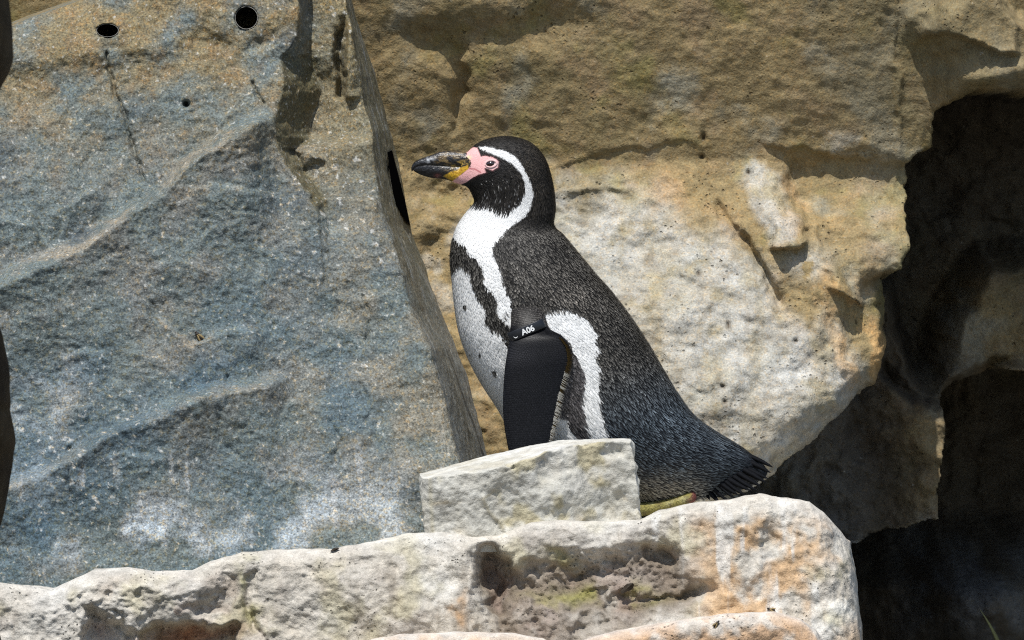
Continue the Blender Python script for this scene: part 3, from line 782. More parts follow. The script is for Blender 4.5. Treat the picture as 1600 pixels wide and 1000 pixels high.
# ------------------------------------------------------------------ chalky block in front of the penguin
def build_block():
    na, nb, nc = 150, 66, 54          # along, up, depth
    FT = [(659, 746), (668, 748), (700, 742), (750, 737), (800, 726), (830, 717), (868, 703), (897, 697), (940, 692), (986, 690)]
    BT = [(655, 739), (700, 728), (760, 712), (830, 697), (880, 689), (920, 686.5), (960, 686), (984, 686)]
    def line(pts, a, fu=None):
        us = [p[0] for p in pts]; u = us[0] + (us[-1] - us[0]) * a
        return u, itp(u, pts)
    def pos(a, b, d):
        """a along, b 0 bottom..1 top, d 0 front..1 back"""
        uf, vf = line(FT, a); ub, vb = line(BT, a)
        ufb = 665 + (1004 - 665) * a; vfb = 862 + 0 * a
        yf = -.262 + .0 * a + .05 * sm(.45, 1, a) + .014 * np.exp(-((a - 0.0) / .03) ** 2); yb = -.150 + .0 * a
        pf = at(ufb + (uf - ufb) * b, vfb + (vf - vfb) * b, yf - .010 * b)
        pb = at(ufb + (ub - ufb) * b, vfb + (vb - vfb) * b, yb)
        return pf * (1 - d[..., None]) + pb * d[..., None]
    faces = []
    A = np.linspace(0, 1, na); B = np.linspace(0, 1, nb); C = np.linspace(0, 1, nc)
    Vs, Fs, off = [], [], 0
    def add(a, b, d, flip):
        nonlocal off
        Vs.append(np.stack([a, b, d], -1).reshape(-1, 3)); Fs.append(grid_faces(*a.shape, flip=flip) + off); off += a.size
    b_, a_ = np.meshgrid(B, A, indexing='ij'); add(a_, b_, 0 * a_, False); add(a_, b_, 0 * a_ + 1, True)
    d_, a_ = np.meshgrid(C, A, indexing='ij'); add(a_, 0 * a_ + 1, d_, False)
    b_, d_ = np.meshgrid(B, C, indexing='ij'); add(0 * b_, b_, d_, True); add(0 * b_ + 1, b_, d_, False)
    Q = np.concatenate(Vs); F = np.concatenate(Fs)
    # weld seams
    key = np.round(Q * 1e5).astype(np.int64)
    _, idx, inv = np.unique(key, axis=0, return_index=True, return_inverse=True)
    inv = inv.ravel()
    Q = Q[idx]; F = inv[F]
    a, b, d = Q.T
    P = pos(a, b, d)
    # knocked-off edges
    U = 655 + 345 * a; V = 860 - 170 * b
    cen = P.mean(0)
    frontness = 1 - np.clip(d * 6, 0, 1)
    # facets on the front: shallow conchoidal scars
    for cu, cv, ru, rv, dep, rot in ((790, 775, 36, 60, .012, -25), (705, 790, 30, 46, .006, 0), (880, 760, 50, 26, -.006, 20), (925, 730, 12, 40, .005, 4), (860, 720, 18, 30, .010, 30), (960, 790, 34, 30, .006, 0), (730, 800, 10, 50, -.004, 5), (968, 705, 20, 10, .008, 0)):
        P[:, 1] += frontness * dep * np.exp(-(((U - cu) / ru) ** 2 + ((V - cv) / rv) ** 2) ** 1.6)
    P[:, 1] -= frontness * .008 * (1 - sm(0, 9, pline(U, V, [(753, 745), (762, 775), (785, 815), (800, 850)]))) * .6
    n = np.zeros_like(P)
    n[:, 1] = -frontness; n[:, 2] = sm(.9, 1, b); n[:, 0] = sm(.95, 1, a) - sm(.05, 0, a)
    n /= np.linalg.norm(n, axis=1)[:, None] + 1e-6
    disp = .0040 * fbm(P, 14, 4, 3.) + .0026 * fbm(P, 45, 4, 13.) + .0016 * fbm(P, 120, 3, 23.)
    rr = .0050 * ridged(P, 20, 3, 44.) * sm(.35, .6, a)
    topf = sm(.97, 1, b) * sm(.02, .1, d)
    P += n * ((disp + rr) * (1 - .7 * topf))[:, None]
    chip = sm(.05, .45, fbm(P, 26, 3, 61.)) * np.exp(-((1 - b) / .07) ** 2) * np.exp(-(d / .14) ** 2) + sm(.1, .5, fbm(P, 26, 3, 81.)) * np.exp(-((1 - a) / .025) ** 2) * np.exp(-(d / .2) ** 2)
    P[:, 1] += .006 * chip; P[:, 2] -= .0045 * chip * np.exp(-((1 - b) / .07) ** 2)
    n2 = fbm(P, 20, 5, 13.); n1_ = fbm(P, 8, 4, 3.); n4 = fbm(P, 14, 4, 73.)
    c = np.ones(P.shape) * np.array([.56, .55, .50])
    c = mixc(c, (.43, .405, .33), sm(.0, .5, n2) * .7)
    c = mixc(c, (.62, .62, .60), sm(.0, .5, n1_) * .6)
    c = mixc(c, (.42, .405, .35), frontness * .4)  # front face darkened in colour, painting its weaker sunlight
    c = mixc(c, (.41, .35, .18), sm(.18, .5, n4) * .6 * frontness)
    c = mixc(c, (.50, .34, .10), .8 * np.clip(sm(-.2, .3, n2) * (blob(U, V, 972, 752, 12, 12) + blob(U, V, 985, 772, 6, 12) + .7 * blob(U, V, 950, 730, 20, 18) + .6 * blob(U, V, 700, 750, 28, 5) + .5 * blob(U, V, 695, 822, 24, 12) + .5 * blob(U, V, 920, 805, 30, 12)), 0, 1))
    c = mixc(c, (.42, .37, .25), .55 * (1 - sm(0, 5, pline(U, V, [(770, 738), (753, 748), (760, 775), (782, 812)]))) * frontness)
    c = mixc(c, (.46, .42, .30), .5 * (1 - sm(0, 6, np.abs(U - 668))) * frontness)
    o = mesh_np('chalky_block', P, F, M_block, c)
    tag(o, 'squared chalky white block resting on the ledge in front of the penguin', 'stone block')
build_block()

# ------------------------------------------------------------------ dark rock at the left edge, nearer the viewer
def build_fore():
    vs = np.arange(-700, 1500, 6.)
    ed = itp(vs, [(-700, 60), (-300, 30), (0, 14), (40, 19), (90, 21.5), (115, 14), (140, 0), (180, -30), (320, -40), (480, -14), (520, 3), (570, 14), (630, 17), (640, 15.5), (650, 18), (690, 25), (730, 19), (790, 9), (840, -3), (900, -20), (1000, 2), (1100, 10), (1500, 60)])
    ed = ed + 1.0 * noise(np.stack([vs / 30, vs * 0, vs * 0], -1))
    n1, n2 = 34, 22
    U = np.empty((len(vs), n1 + n2)); Y = np.empty_like(U)
    lean = -1.9 + np.clip(vs, -700, 1500) / 1000 * .80      # leans out towards the viewer, shaped to shade its own face
    q = np.linspace(0, 1, n1)
    U[:, :n1] = -520 + (ed[:, None] + 520) * q[None] ** .6
    Y[:, :n1] = lean[:, None] + .10 * np.maximum(q[None] - .93, 0) / .07
    s = np.linspace(0, 1, n2 + 1)[1:]
    U[:, n1:] = ed[:, None] - 90 * s[None] ** 2
    Y[:, n1:] = lean[:, None] + .10 + .5 * s[None]
    V = np.repeat(vs[:, None], n1 + n2, 1)
    pp = np.stack([U / 1000, Y, V / 1000], -1)
    Y = Y + .03 * fbm(pp, 5, 4, 3.) + .02 * np.exp(-((V - 640) / 5) ** 2)
    P = at(U, V, Y)
    c = np.ones(P.shape) * np.array([.075, .055, .032])
    c = mixc(c, (.04, .03, .02), sm(0, .4, fbm(P, 8, 4, 3.)))
    o = mesh_np('foreground_rock', P, grid_faces(*U.shape), M_fore, c)
    tag(o, 'dark brown smooth overhanging rock standing in front of the slate boulder', 'rock')
build_fore()

# ------------------------------------------------------------------ the penguin
M_plume = plain_mat('penguin_feathers', (0, 0, 0), .55, .2, attr=True, var=.12, scale=500)
M_skin = plain_mat('penguin_body', (0, 0, 0), .6, .3, attr=True, var=.12, scale=500, bump=.0006)
M_bill = plain_mat('horny_bill', (0, 0, 0), .32, .5, attr=True, var=.35, scale=260, bump=.0014)
M_flip = plain_mat('flipper_scales', (0, 0, 0), .42, .14, attr=True, var=.2, scale=400)
M_eye = plain_mat('eye_glossy_brown', (.022, .008, .006), .08, .6, coat=1.0)
M_foot = plain_mat('foot_skin', (0, 0, 0), .6, .35, attr=True, var=.45, scale=420, bump=.003)
M_band = plain_mat('black_plastic', (.010, .011, .014), .38, .5, var=.1)
M_print = plain_mat('white_print', (.82, .82, .80), .6, .3, var=.05)
M_claw = plain_mat('dark_claw', (.03, .025, .02), .4, .5)
M_tail = plain_mat('tail_quill', (.005, .0055, .007), .7, .1, var=.3, scale=300)

PROOT = at(960, 806, 0.0)
penguin = empty('penguin', PROOT.tolist())
tag(penguin, 'black and white penguin with pink face and numbered flipper band behind the chalky block', 'penguin')

PAIRS = [  # throat/belly side (u, v), crown/back side (u, v), half width
    (716, 275, 724, 254, 4), (709, 284, 729, 240, 12), (719, 288, 735, 233, 17), (729, 292, 747, 223, 24), (735, 299, 769, 215.5, 31.5), (739, 307, 796, 213, 37),
    (741, 313, 828, 222, 41), (740, 318, 851, 246, 43), (735, 324, 863, 282, 44), (724, 337, 868, 322, 47),
    (713, 355, 866, 352, 55), (706, 378, 881, 368, 68), (703.5, 405, 902, 393, 82), (706, 440, 930, 427, 95),
    (710, 480, 960, 461, 104), (717, 520, 989, 500, 110), (731, 560, 1015, 540, 113), (752, 600, 1038, 580, 114),
    (778, 640, 1060, 616, 113), (806, 690, 1082, 646, 110), (846, 735, 1104, 664, 103), (896, 770, 1126, 679, 92),
    (950, 786, 1146, 691, 78), (1010, 796, 1163, 702, 62), (1060, 788, 1176, 713, 46), (1096, 777, 1186, 721, 34),
    (1122, 774, 1193, 728, 24), (1146, 768, 1197, 735, 15), (1164, 761, 1197, 741, 9), (1176, 755, 1193, 746, 3)]

def crom(A, t):
    n = len(A); i = np.clip(np.floor(t).astype(int), 0, n - 2); f = (t - i)[:, None]
    p0 = A[np.clip(i - 1, 0, n - 1)]; p1 = A[i]; p2 = A[i + 1]; p3 = A[np.clip(i + 2, 0, n - 1)]
    return .5 * (2 * p1 + (p2 - p0) * f + (2 * p0 - 5 * p1 + 4 * p2 - p3) * f ** 2 + (3 * p1 - p0 - 3 * p2 + p3) * f ** 3)

NTH = 256
tt = np.concatenate([np.linspace(0, 9, 190, endpoint=False), np.linspace(9, len(PAIRS) - 1, 270)])
pr = crom(np.array(PAIRS, float), tt)
th = np.linspace(0, 2 * np.pi, NTH, endpoint=False)
cu = (pr[:, 0] + pr[:, 2]) / 2; cv = (pr[:, 1] + pr[:, 3]) / 2
hu = (pr[:, 2] - pr[:, 0]) / 2; hv = (pr[:, 3] - pr[:, 1]) / 2
co, si = np.cos(th), np.sin(th)
sq = np.sign(si) * np.abs(si) ** .92
BU = cu[:, None] + hu[:, None] * co[None]
BV = cv[:, None] + hv[:, None] * co[None]
BY = pr[:, 4][:, None] / 1000 * sq[None]
# eye socket, cheek
BY = BY * (1 + .03 * blob(BU, BV, 790, 285, 30, 26))
_p = np.stack([BU / 1000, BY, BV / 1000], -1)
_h = sm(370, 340, BV)
_k = 1 + (.012 * fbm(_p, 22, 3, 5.) + .010 * fbm(_p, 60, 2, 15.)) * (1 - .6 * _h) * np.clip(np.abs(si)[None] * 1.3, .25, 1)
BY = BY * _k
BP = at(BU, BV, 0 * BU); BP[..., 1] += BY

WHITE1 = [(748, 229), (764, 231), (786, 235), (804, 244), (814, 256), (822, 270), (830, 284), (833, 302), (830, 318), (822, 334), (810, 344), (796, 352), (782, 366), (772, 380),
          (770, 392), (774, 404), (780, 418), (784, 434), (792, 452), (798, 470), (800, 508), (788, 498), (774, 486), (778, 466), (770, 454), (756, 442), (755, 418), (748, 406), (732, 392), (724, 380), (713, 370), (706, 366), (690, 362),
          (690, 320), (728, 305), (735, 314), (748, 317), (766, 322), (780, 329), (796, 328), (812, 314), (820, 298), (820, 284), (812, 268), (800, 256), (786, 248), (772, 242), (757, 236), (750, 232)]
WHITE2 = [(680, 428), (706, 424), (720, 413), (734, 426), (740, 450), (750, 468), (760, 484), (758, 498), (768, 512), (784, 520), (788, 534), (796, 542), (800, 600), (868, 600), (868, 640), (880, 645), (893, 672), (903, 695), (925, 760), (900, 830), (680, 830)]
WHITE3 = [(845, 484), (858, 483), (870, 481), (884, 480), (898, 486), (916, 496), (930, 518), (926, 530), (933, 540), (928, 552), (933, 572), (931, 600), (935, 630), (941, 660), (950, 687), (966, 730), (940, 740), (920, 684), (912, 651), (906, 618), (911, 579), (902, 555), (890, 540), (888, 528), (870, 520), (850, 515)]
PINK = [(739, 230), (746, 231), (748, 237), (751, 244), (758, 243), (771, 246), (779, 252), (778, 261), (769, 266), (762, 263), (757, 262), (759, 269), (746, 273), (736, 279), (728, 285), (718, 289), (705, 285),
        (713, 279), (722, 272), (732, 264), (736, 257), (735, 251), (733, 248), (729, 244), (730, 238)]
YELL = [(694, 275), (704, 269), (714, 267), (723, 260), (731, 259), (733, 264), (723, 270), (717, 277), (709, 282), (700, 280)]

def paint(U, V, Y, jit=1.0):
    """class colours by place on the bird's flank (same on both sides); returns root colour, tip colour, skin mask"""
    p = np.stack([U / 1000, Y, V / 1000], -1)
    head = sm(370, 340, V)
    j = (3.2 - 2.0 * head) * jit
    u = U + j * fbm(p, 160, 3, 3.) + 2.0 * jit * (1 - head) * fbm(p, 60, 2, 9.)
    v = V + j * fbm(p, 160, 3, 33.)
    base = np.ones(p.shape) * np.array([.009, .008, .007])
    tip = np.ones(p.shape) * np.array([.21, .195, .17])
    lo = sm(560, 690, V + .25 * (U - 900))
    tip = mixc(tip, (.20, .245, .28), lo)
    base = mixc(base, (.007, .008, .011), lo)
    tip = mixc(tip, (.032, .027, .022), head * .95)
    tip = mixc(tip, (.085, .070, .052), blob(U, V, 830, 270, 26, 60) * head)
    tip = mixc(tip, (.35, .31, .26), blob(U, V, 890, 460, 70, 40, 35) * .6)  # paler shoulder tips paint in the sheen there
    tip = mixc(tip, (.014, .015, .018), sm(1095, 1165, U) * .92)
    mo = fbm(p, 16, 3, 205.) * .5 + fbm(p, 45, 2, 215.) * .35
    tip = tip * np.clip(.82 + .9 * mo, .25, 1.7)[..., None]
    fl = sdf(u, v, [(872, 545), (905, 556), (912, 580), (906, 620), (913, 652), (922, 690), (900, 700), (868, 640), (870, 590)])
    grey = (1 - sm(-2, 3, fl))
    base = mixc(base, (.05, .045, .045), grey); tip = mixc(tip, (.20, .185, .18), grey)
    # mottled underside near the feet
    mot = sm(715, 765, V + 18 * fbm(p, 90, 2, 5.)) * sm(950, 1000, U) * sm(1110, 1060, U)
    sp = sm(-.05, .3, fbm(p, 140, 2, 55.))
    base = mixc(base, (.20, .175, .14), mot * .8 * sp); tip = mixc(tip, (.46, .43, .36), mot)
    s = np.minimum(np.minimum(sdf(u, v, WHITE1), sdf(u, v, WHITE2)), sdf(u, v, WHITE3))
    w = 1 - sm(-1.2, 1.2, s)
    for a, b, r in ((726, 475, 3), (770, 577, 4), (727, 512, 2), (749, 549, 2), (789, 487, 3), (793, 497, 2.5), (735, 548, 2)):
        w = w * (1 - (1 - sm(r - 1, r + 1, np.hypot((u - a) * 1.3, v - b))))
    base = mixc(base, (.80, .79, .76), w); tip = mixc(tip, (.82, .82, .80), w)
    sk = 1 - sm(-.5, .7, sdf(U + .8 * fbm(p, 300, 2, 2.), V + .8 * fbm(p, 300, 2, 12.), PINK))
    # dark wine edging of the bare skin
    ed = (1 - sm(0, 3.2, np.abs(sdf(U, V, PINK)))) * (1 - sk) * sm(740, 752, U + .4 * (V - 260))
    base = mixc(base, (.045, .012, .012), ed)
    tip = mixc(tip, (.05, .015, .013), ed)
    base = mixc(base, (.80, .43, .41), sk)
    return base, tip, sk, w

bcol, _, bsk, _ = paint(BU, BV, BY, .8)
# pale eyelid ring and darker gape line
er = np.hypot((BU - 768) / 11.5, (BV - 256) / 8.5)
bcol = mixc(bcol, (.72, .52, .50), (1 - sm(.8, 1.05, er)) * bsk)
bcol = mixc(bcol, (.40, .07, .08), (1 - sm(.4, 1.5, pline(BU, BV, [(732, 263), (742, 264), (751, 269)]))) * .85)
bcol = mixc(bcol, (.75, .66, .36), blob(BU, BV, 732, 246, 4, 3) * bsk)
def bill_col(U, V, Y):
    p = np.stack([U / 1000, Y, V / 1000], -1)
    q = p.copy(); q[..., 0] *= .25
    c = np.ones(p.shape) * np.array([.012, .011, .011])
    strk = fbm(q, 330, 4, 3.)
    c = mixc(c, (.15, .10, .04), sm(.0, .35, strk) * sm(672, 690, U) * sm(268, 250, V) * .9)
    c = mixc(c, (.26, .19, .10), sm(.35, .6, strk) * sm(690, 705, U) * .8)
    c = mixc(c, (.36, .37, .38), blob(U, V, 670, 250, 9, 4.5, -8) * sm(-.3, .3, fbm(p, 200, 2, 4.)) * .9)  # pale grey near the tip paints in a gloss highlight
    c = mixc(c, (.20, .06, .05), blob(U, V, 684, 275, 5, 3) * .7)
    m = 1 - sm(-.8, 1.2, sdf(U + 1.5 * fbm(p, 250, 2, 8.), V + 1.5 * fbm(p, 250, 2, 18.), YELL))
    c = mixc(c, (.55, .32, .025), m)
    c = mixc(c, (.34, .14, .01), m * sm(.1, .5, strk) * .8)
    c = mixc(c, (.36, .23, .04), .9 * sm(-.15, .3, strk) * blob(U, V, 718, 258, 15, 6, -15))
    k = 1 - sm(-.5, .7, sdf(U, V, PINK))
    c = mixc(c, (.80, .43, .41), k)
    return c
fb = sm(740, 736, BU) * (1 - bsk) * sm(289, 285, BV)
bcol = bcol * (1 - fb[..., None]) + bill_col(BU, BV, BY) * fb[..., None]
body = mesh_np('body', BP, grid_faces(len(tt), NTH, True), M_skin, bcol, parent=penguin)

def surf_y(u, v):
    m = (BY < 0)
    d = np.where(m, (BU - u) ** 2 + (BV - v) ** 2, 1e9)
    return BY.ravel()[d.argmin()]

def sampler(P, wrap=True):
    nr, nc = P.shape[:2]
    def f(i, j):
        i = np.clip(i, 0, nr - 1.001); i0 = i.astype(int); a = (i - i0)[:, None]
        if wrap:
            j = np.mod(j, nc); j0 = np.minimum(j.astype(int), nc - 1); j1 = (j0 + 1) % nc
        else:
            j = np.clip(j, 0, nc - 1.001); j0 = j.astype(int); j1 = j0 + 1
        b = (j - j0)[:, None]
        return (P[i0, j0] * (1 - b) + P[i0, j1] * b) * (1 - a) + (P[i0 + 1, j0] * (1 - b) + P[i0 + 1, j1] * b) * a
    return f

def body_normals():
    di = np.gradient(BP, axis=0); dj = (np.roll(BP, -1, 1) - np.roll(BP, 1, 1)) / 2
    n = np.cross(di, dj); n /= np.linalg.norm(n, axis=-1)[..., None] + 1e-12
    c = np.stack([np.repeat(BP[:, :, k].mean(1)[:, None], NTH, 1) for k in range(3)], -1)
    s = np.sign((n * (BP - c)).sum(-1).mean())
    return n * s, di, dj

def build_plumage():
    nrm, di, dj = body_normals()
    area = np.linalg.norm(np.cross(di, dj), axis=-1)
    dens = area * (1 + 2.2 * sm(380, 340, BV))
    dens[-6:] *= .3
    pcell = (dens / dens.sum()).ravel()
    N = 260000
    k = rng.choice(pcell.size, N, p=pcell)
    i = k // NTH + rng.random(N); j = k % NTH + rng.random(N)
    fP = sampler(BP); fN = sampler(nrm); fI = sampler(di); fJ = sampler(dj)
    UV = np.stack([BU, BV, BY], -1); fU = sampler(UV)
    # even spacing: thin the candidates so that no two roots are closer than r
    p = fP(i, j); uvv = fU(i, j)
    rad = .00245 - .0010 * sm(380, 345, uvv[:, 1])
    cell = .0025
    key = np.floor(p / cell).astype(int).tolist()
    pl = p.tolist(); rl = rad.tolist()
    gridd = {}; keepi = []
    for n in range(N):
        kx, ky, kz = key[n]; x, y, z = pl[n]; r2 = rl[n] ** 2; okk = True
        for ax in (-1, 0, 1):
            for ay in (-1, 0, 1):
                for az in (-1, 0, 1):
                    lst = gridd.get((kx + ax, ky + ay, kz + az))
                    if lst:
                        for (qx, qy, qz) in lst:
                            if (qx - x) ** 2 + (qy - y) ** 2 + (qz - z) ** 2 < r2: okk = False; break
                    if not okk: break
                if not okk: break
            if not okk: break
        if okk:
            gridd.setdefault((kx, ky, kz), []).append((x, y, z)); keepi.append(n)
    keepi = np.array(keepi)
    i, j = i[keepi], j[keepi]
    uv = fU(i, j)
    base, tip, sk, w = paint(uv[:, 0], uv[:, 1], uv[:, 2])
    keep = (sk < .25) & ~(np.hypot((uv[:, 0] - 768) / 13, (uv[:, 1] - 256) / 10) < 1) & (uv[:, 0] > 733 - 30 * (uv[:, 1] > 300))
    i, j, uv, base, tip, w = i[keep], j[keep], uv[keep], base[keep], tip[keep], w[keep]
    N = len(i)
    head = sm(370, 335, uv[:, 1])
    lowb = sm(560, 690, uv[:, 1] + .25 * (uv[:, 0] - 900))
    Lf = (.0082 - .0036 * head + .004 * lowb) * (.85 + .3 * rng.random(N)) * (1 + 1.3 * sm(1080, 1160, uv[:, 0]))
    Lf *= np.where(sdf(uv[:, 0], uv[:, 1], PINK) < 7, .5, 1)          # short towards the bare face
    throat = sm(716, 744, uv[:, 0]) * sm(280, 300, uv[:, 1]) * sm(345, 325, uv[:, 1]) * (w < .5)
    Lf *= 1 + 1.0 * throat
    Wf = (.0031 - .0013 * head - .0008 * lowb) * (.85 + .3 * rng.random(N))
    dI = Lf / (np.linalg.norm(fI(i, j), axis=1) + 1e-9)
    jl = np.linalg.norm(fJ(i, j), axis=1) + 1e-9
    sway = rng.normal(0, .14, N) * Lf / jl
    p0 = fP(i, j); n0 = fN(i, j)
    lift = (.0008 + .0010 * rng.random(N)) * (1 - .45 * head) * (1 - .55 * w)
    side = fJ(i, j) / jl[:, None]
    hw = Wf[:, None] * .5
    def ring(f, h):
        return fP(i + dI * f, j + sway * f) + fN(i + dI * f, j + sway * f) * h[:, None]
    pm = ring(.45, lift * .7); pq = ring(.8, lift); pt = ring(1.0, lift * 1.1)
    under = sm(748, 775, uv[:, 1]) * sm(940, 985, uv[:, 0]) * rng.random(N)
    pt = pt + np.array([0, 0, -1.]) * (.005 * under)[:, None]; pq = pq + np.array([0, 0, -1.]) * (.003 * under)[:, None]
    Vv = np.stack([p0 - n0 * .0006, pm - side * hw, pm + side * hw, pq - side * hw * .7, pq + side * hw * .7, pt], 1).reshape(-1, 3)
    b = np.arange(N) * 6
    F = np.concatenate([np.stack([b, b + 2, b + 1], -1), np.stack([b + 1, b + 2, b + 4], -1), np.stack([b + 1, b + 4, b + 3], -1), np.stack([b + 3, b + 4, b + 5], -1)])
    fn = np.cross(Vv[2::6] - Vv[0::6], Vv[1::6] - Vv[0::6])
    if (fn * n0).sum(1).mean() < 0: F = F[:, ::-1].copy()
    st = (rng.random(N) < .07) & (uv[:, 0] > 748) & (uv[:, 0] < 812) & (uv[:, 1] > 278) & (uv[:, 1] < 330) & (w < .5)
    tip[st] = (.50, .48, .44)
    r = rng.random(N)
    dk = (r < .22) & (w < .5); tip[dk] = tip[dk] * .35
    br = (r > .9) & (w < .5); tip[br] = np.clip(tip[br] * 1.7, 0, .75)
    jitc = (.8 + .4 * rng.random(N))[:, None]
    tip = tip * np.where(w[:, None] > .5, .95 + .07 * rng.random(N)[:, None], jitc)
    mid = base * .92 + tip * .08; q = base * .45 + tip * .55
    C = np.stack([base, mid, mid, q, q, tip], 1).reshape(-1, 3)
    o = mesh_np('plumage', Vv, F, M_plume, C, parent=body, smooth=True)
    # feathers lie flat: their shading normal follows the body with a little of their own tilt
    alng = ring(1.0, lift) - p0; alng /= np.linalg.norm(alng, axis=1)[:, None] + 1e-9
    def nn(t, s_):
        v = n0 + alng * (t[:, None]) + side * s_
        return v / (np.linalg.norm(v, axis=1)[:, None] + 1e-9)
    tl = rng.normal(.0, .16, N) * (1 - .6 * w)
    cn = np.stack([nn(tl, 0), nn(tl, -.25), nn(tl, .25), nn(tl + .15, -.25), nn(tl + .15, .25), nn(tl + .25, 0)], 1).reshape(-1, 3)
    o.data.normals_split_custom_set_from_vertices(cn.tolist())
    tag(o, kind='stuff')
build_plumage()

def loft(name, secs, mat, colf, parent, nt=60, nth=40, ex=2.0, ymid=0.0):
    """secs: (u0, v0, u1, v1, halfthick, ycentre) """
    S = crom(np.array(secs, float), np.linspace(0, len(secs) - 1, nt))
    a = np.linspace(0, 2 * np.pi, nth, endpoint=False)
    c, s = np.cos(a), np.sin(a)
    c2 = np.sign(c) * np.abs(c) ** (2 / ex); s2 = np.sign(s) * np.abs(s) ** (2 / ex)
    U = ((S[:, 0] + S[:, 2]) / 2)[:, None] + ((S[:, 2] - S[:, 0]) / 2)[:, None] * c2[None]
    V = ((S[:, 1] + S[:, 3]) / 2)[:, None] + ((S[:, 3] - S[:, 1]) / 2)[:, None] * c2[None]
    Y = S[:, 5][:, None] / 1000 + S[:, 4][:, None] / 1000 * s2[None]
    P = at(U, V, 0 * U); P[..., 1] += Y
    nr = nt
    F = grid_faces(nr, nth, True).tolist() + [list(range(nth)), list(range((nr - 1) * nth, nr * nth))]
    o = mesh_np(name, P, F, mat, colf(U, V, Y), parent=parent)
    return o, P, U, V

# ---- bill
upper, _, _, _ = loft('upper_bill', [(742, 264, 744, 239, 9, 0), (734, 265, 733, 237, 13, 0), (724, 266, 720, 235.5, 12.8, 0), (712, 266.5, 706, 235.2, 11.8, 0), (700, 265, 694, 235.5, 11, 0), (690, 263.5, 684, 237, 10.6, 0),
                         (681, 262, 677, 241, 10, 0), (671, 261.5, 667, 244.5, 8.8, 0), (661, 262, 657.5, 248, 7, 0), (653, 263.5, 651, 251, 5, 0), (647.5, 265.5, 646.3, 254.5, 3.2, 0), (643.8, 267.5, 643, 260.5, 1.5, 0), (643, 268, 642.6, 265.5, .4, 0)], M_bill, bill_col, penguin, 90, 48)
lower, _, _, _ = loft('lower_bill', [(738, 284, 744, 256, 11, 0), (724, 286.5, 734, 256, 13.2, 0), (711, 285.2, 722, 256, 12.8, 0), (700, 281.5, 709, 256, 11.2, 0), (690, 279.6, 696, 255, 10, 0), (678, 278.6, 682, 254, 9, 0),
                         (667, 276.4, 670, 253, 7.8, 0), (657, 273, 658.5, 254.5, 6, 0), (650, 269.5, 650.6, 258, 4, 0), (646.2, 267, 646.6, 262, 1.6, 0)], M_bill, bill_col, penguin, 70, 44)

# ---- eyes
def eye(sgn):
    u, v = 767.6, 255.8
    y = abs(surf_y(u, v))
    n, m = 24, 32
    a = np.linspace(0, np.pi, n); b = np.linspace(0, 2 * np.pi, m, endpoint=False)
    U = u + 8.3 * np.sin(a)[:, None] * np.cos(b)[None]; V = v + 5.0 * np.sin(a)[:, None] * np.sin(b)[None] - .06 * (U - u)
    Y = (y - .0022) + .0042 * np.cos(a)[:, None] * np.ones((1, m))
    P = at(U, V, 0 * U); P[..., 1] += sgn * Y
    e = mesh_np('eye', P, grid_faces(n, m, True), M_eye, parent=penguin)
    # eyelid: a thin raised ring of skin
    k, mm = 40, 10
    a = np.linspace(0, 2 * np.pi, k, endpoint=False); b = np.linspace(0, 2 * np.pi, mm, endpoint=False)
    rr = 1.4
    U = u + (8.6 + rr * np.cos(b)[None]) * np.cos(a)[:, None]; V = v + (5.4 + rr * np.cos(b)[None]) * np.sin(a)[:, None] - .06 * (U - u)
    yy = np.array([abs(surf_y(u + 8.6 * math.cos(t), v + 5.4 * math.sin(t))) for t in a])
    Y = yy[:, None] + .0002 + rr / 1000 * np.sin(b)[None]
    P = at(U, V, 0 * U); P[..., 1] += sgn * Y
    F = grid_faces(k, mm, True)
    F = np.concatenate([F, np.stack([(k - 1) * mm + np.arange(mm), (k - 1) * mm + (np.arange(mm) + 1) % mm, (np.arange(mm) + 1) % mm, np.arange(mm)], -1)])
    mesh_np('eyelid', P, F, M_skin, np.ones((k * mm, 3)) * np.array([.66, .42, .40]), parent=e)
eye(-1); eye(1)

# ---- flippers
FL = [(806, 452, 836, 452, 5, 66), (801, 464, 840, 460, 8, 84), (799, 480, 845, 474, 9.5, 97), (799, 500, 851, 492, 10.5, 107), (797, 516, 858, 510, 10.5, 112), (795.5, 532, 876, 520, 10, 117), (793, 548, 888, 536, 9.5, 119), (790, 568, 891.5, 556, 9, 121),
      (788, 590, 886, 580, 8.6, 122), (787, 612, 879, 604, 8.2, 123), (787, 636, 874, 630, 7.6, 124), (789, 660, 868.5, 656, 7, 125), (793, 684, 863.5, 682, 6.4, 126), (798, 706, 858, 706, 5.6, 127), (806, 728, 851, 730, 4.6, 128), (816, 746, 842, 748, 3.4, 128), (826, 756, 832, 757, 1, 128)]
def flip_col(U, V, Y):
    p = np.stack([U / 1000, Y, V / 1000], -1)
    c = np.ones(p.shape) * np.array([.011, .011, .012])
    c = mixc(c, (.05, .05, .06), sm(0, .5, fbm(p, 25, 3, 3.)) * sm(580, 500, V) * .8)
    c = mixc(c, (.045, .04, .036), sm(500, 470, V))
    return c
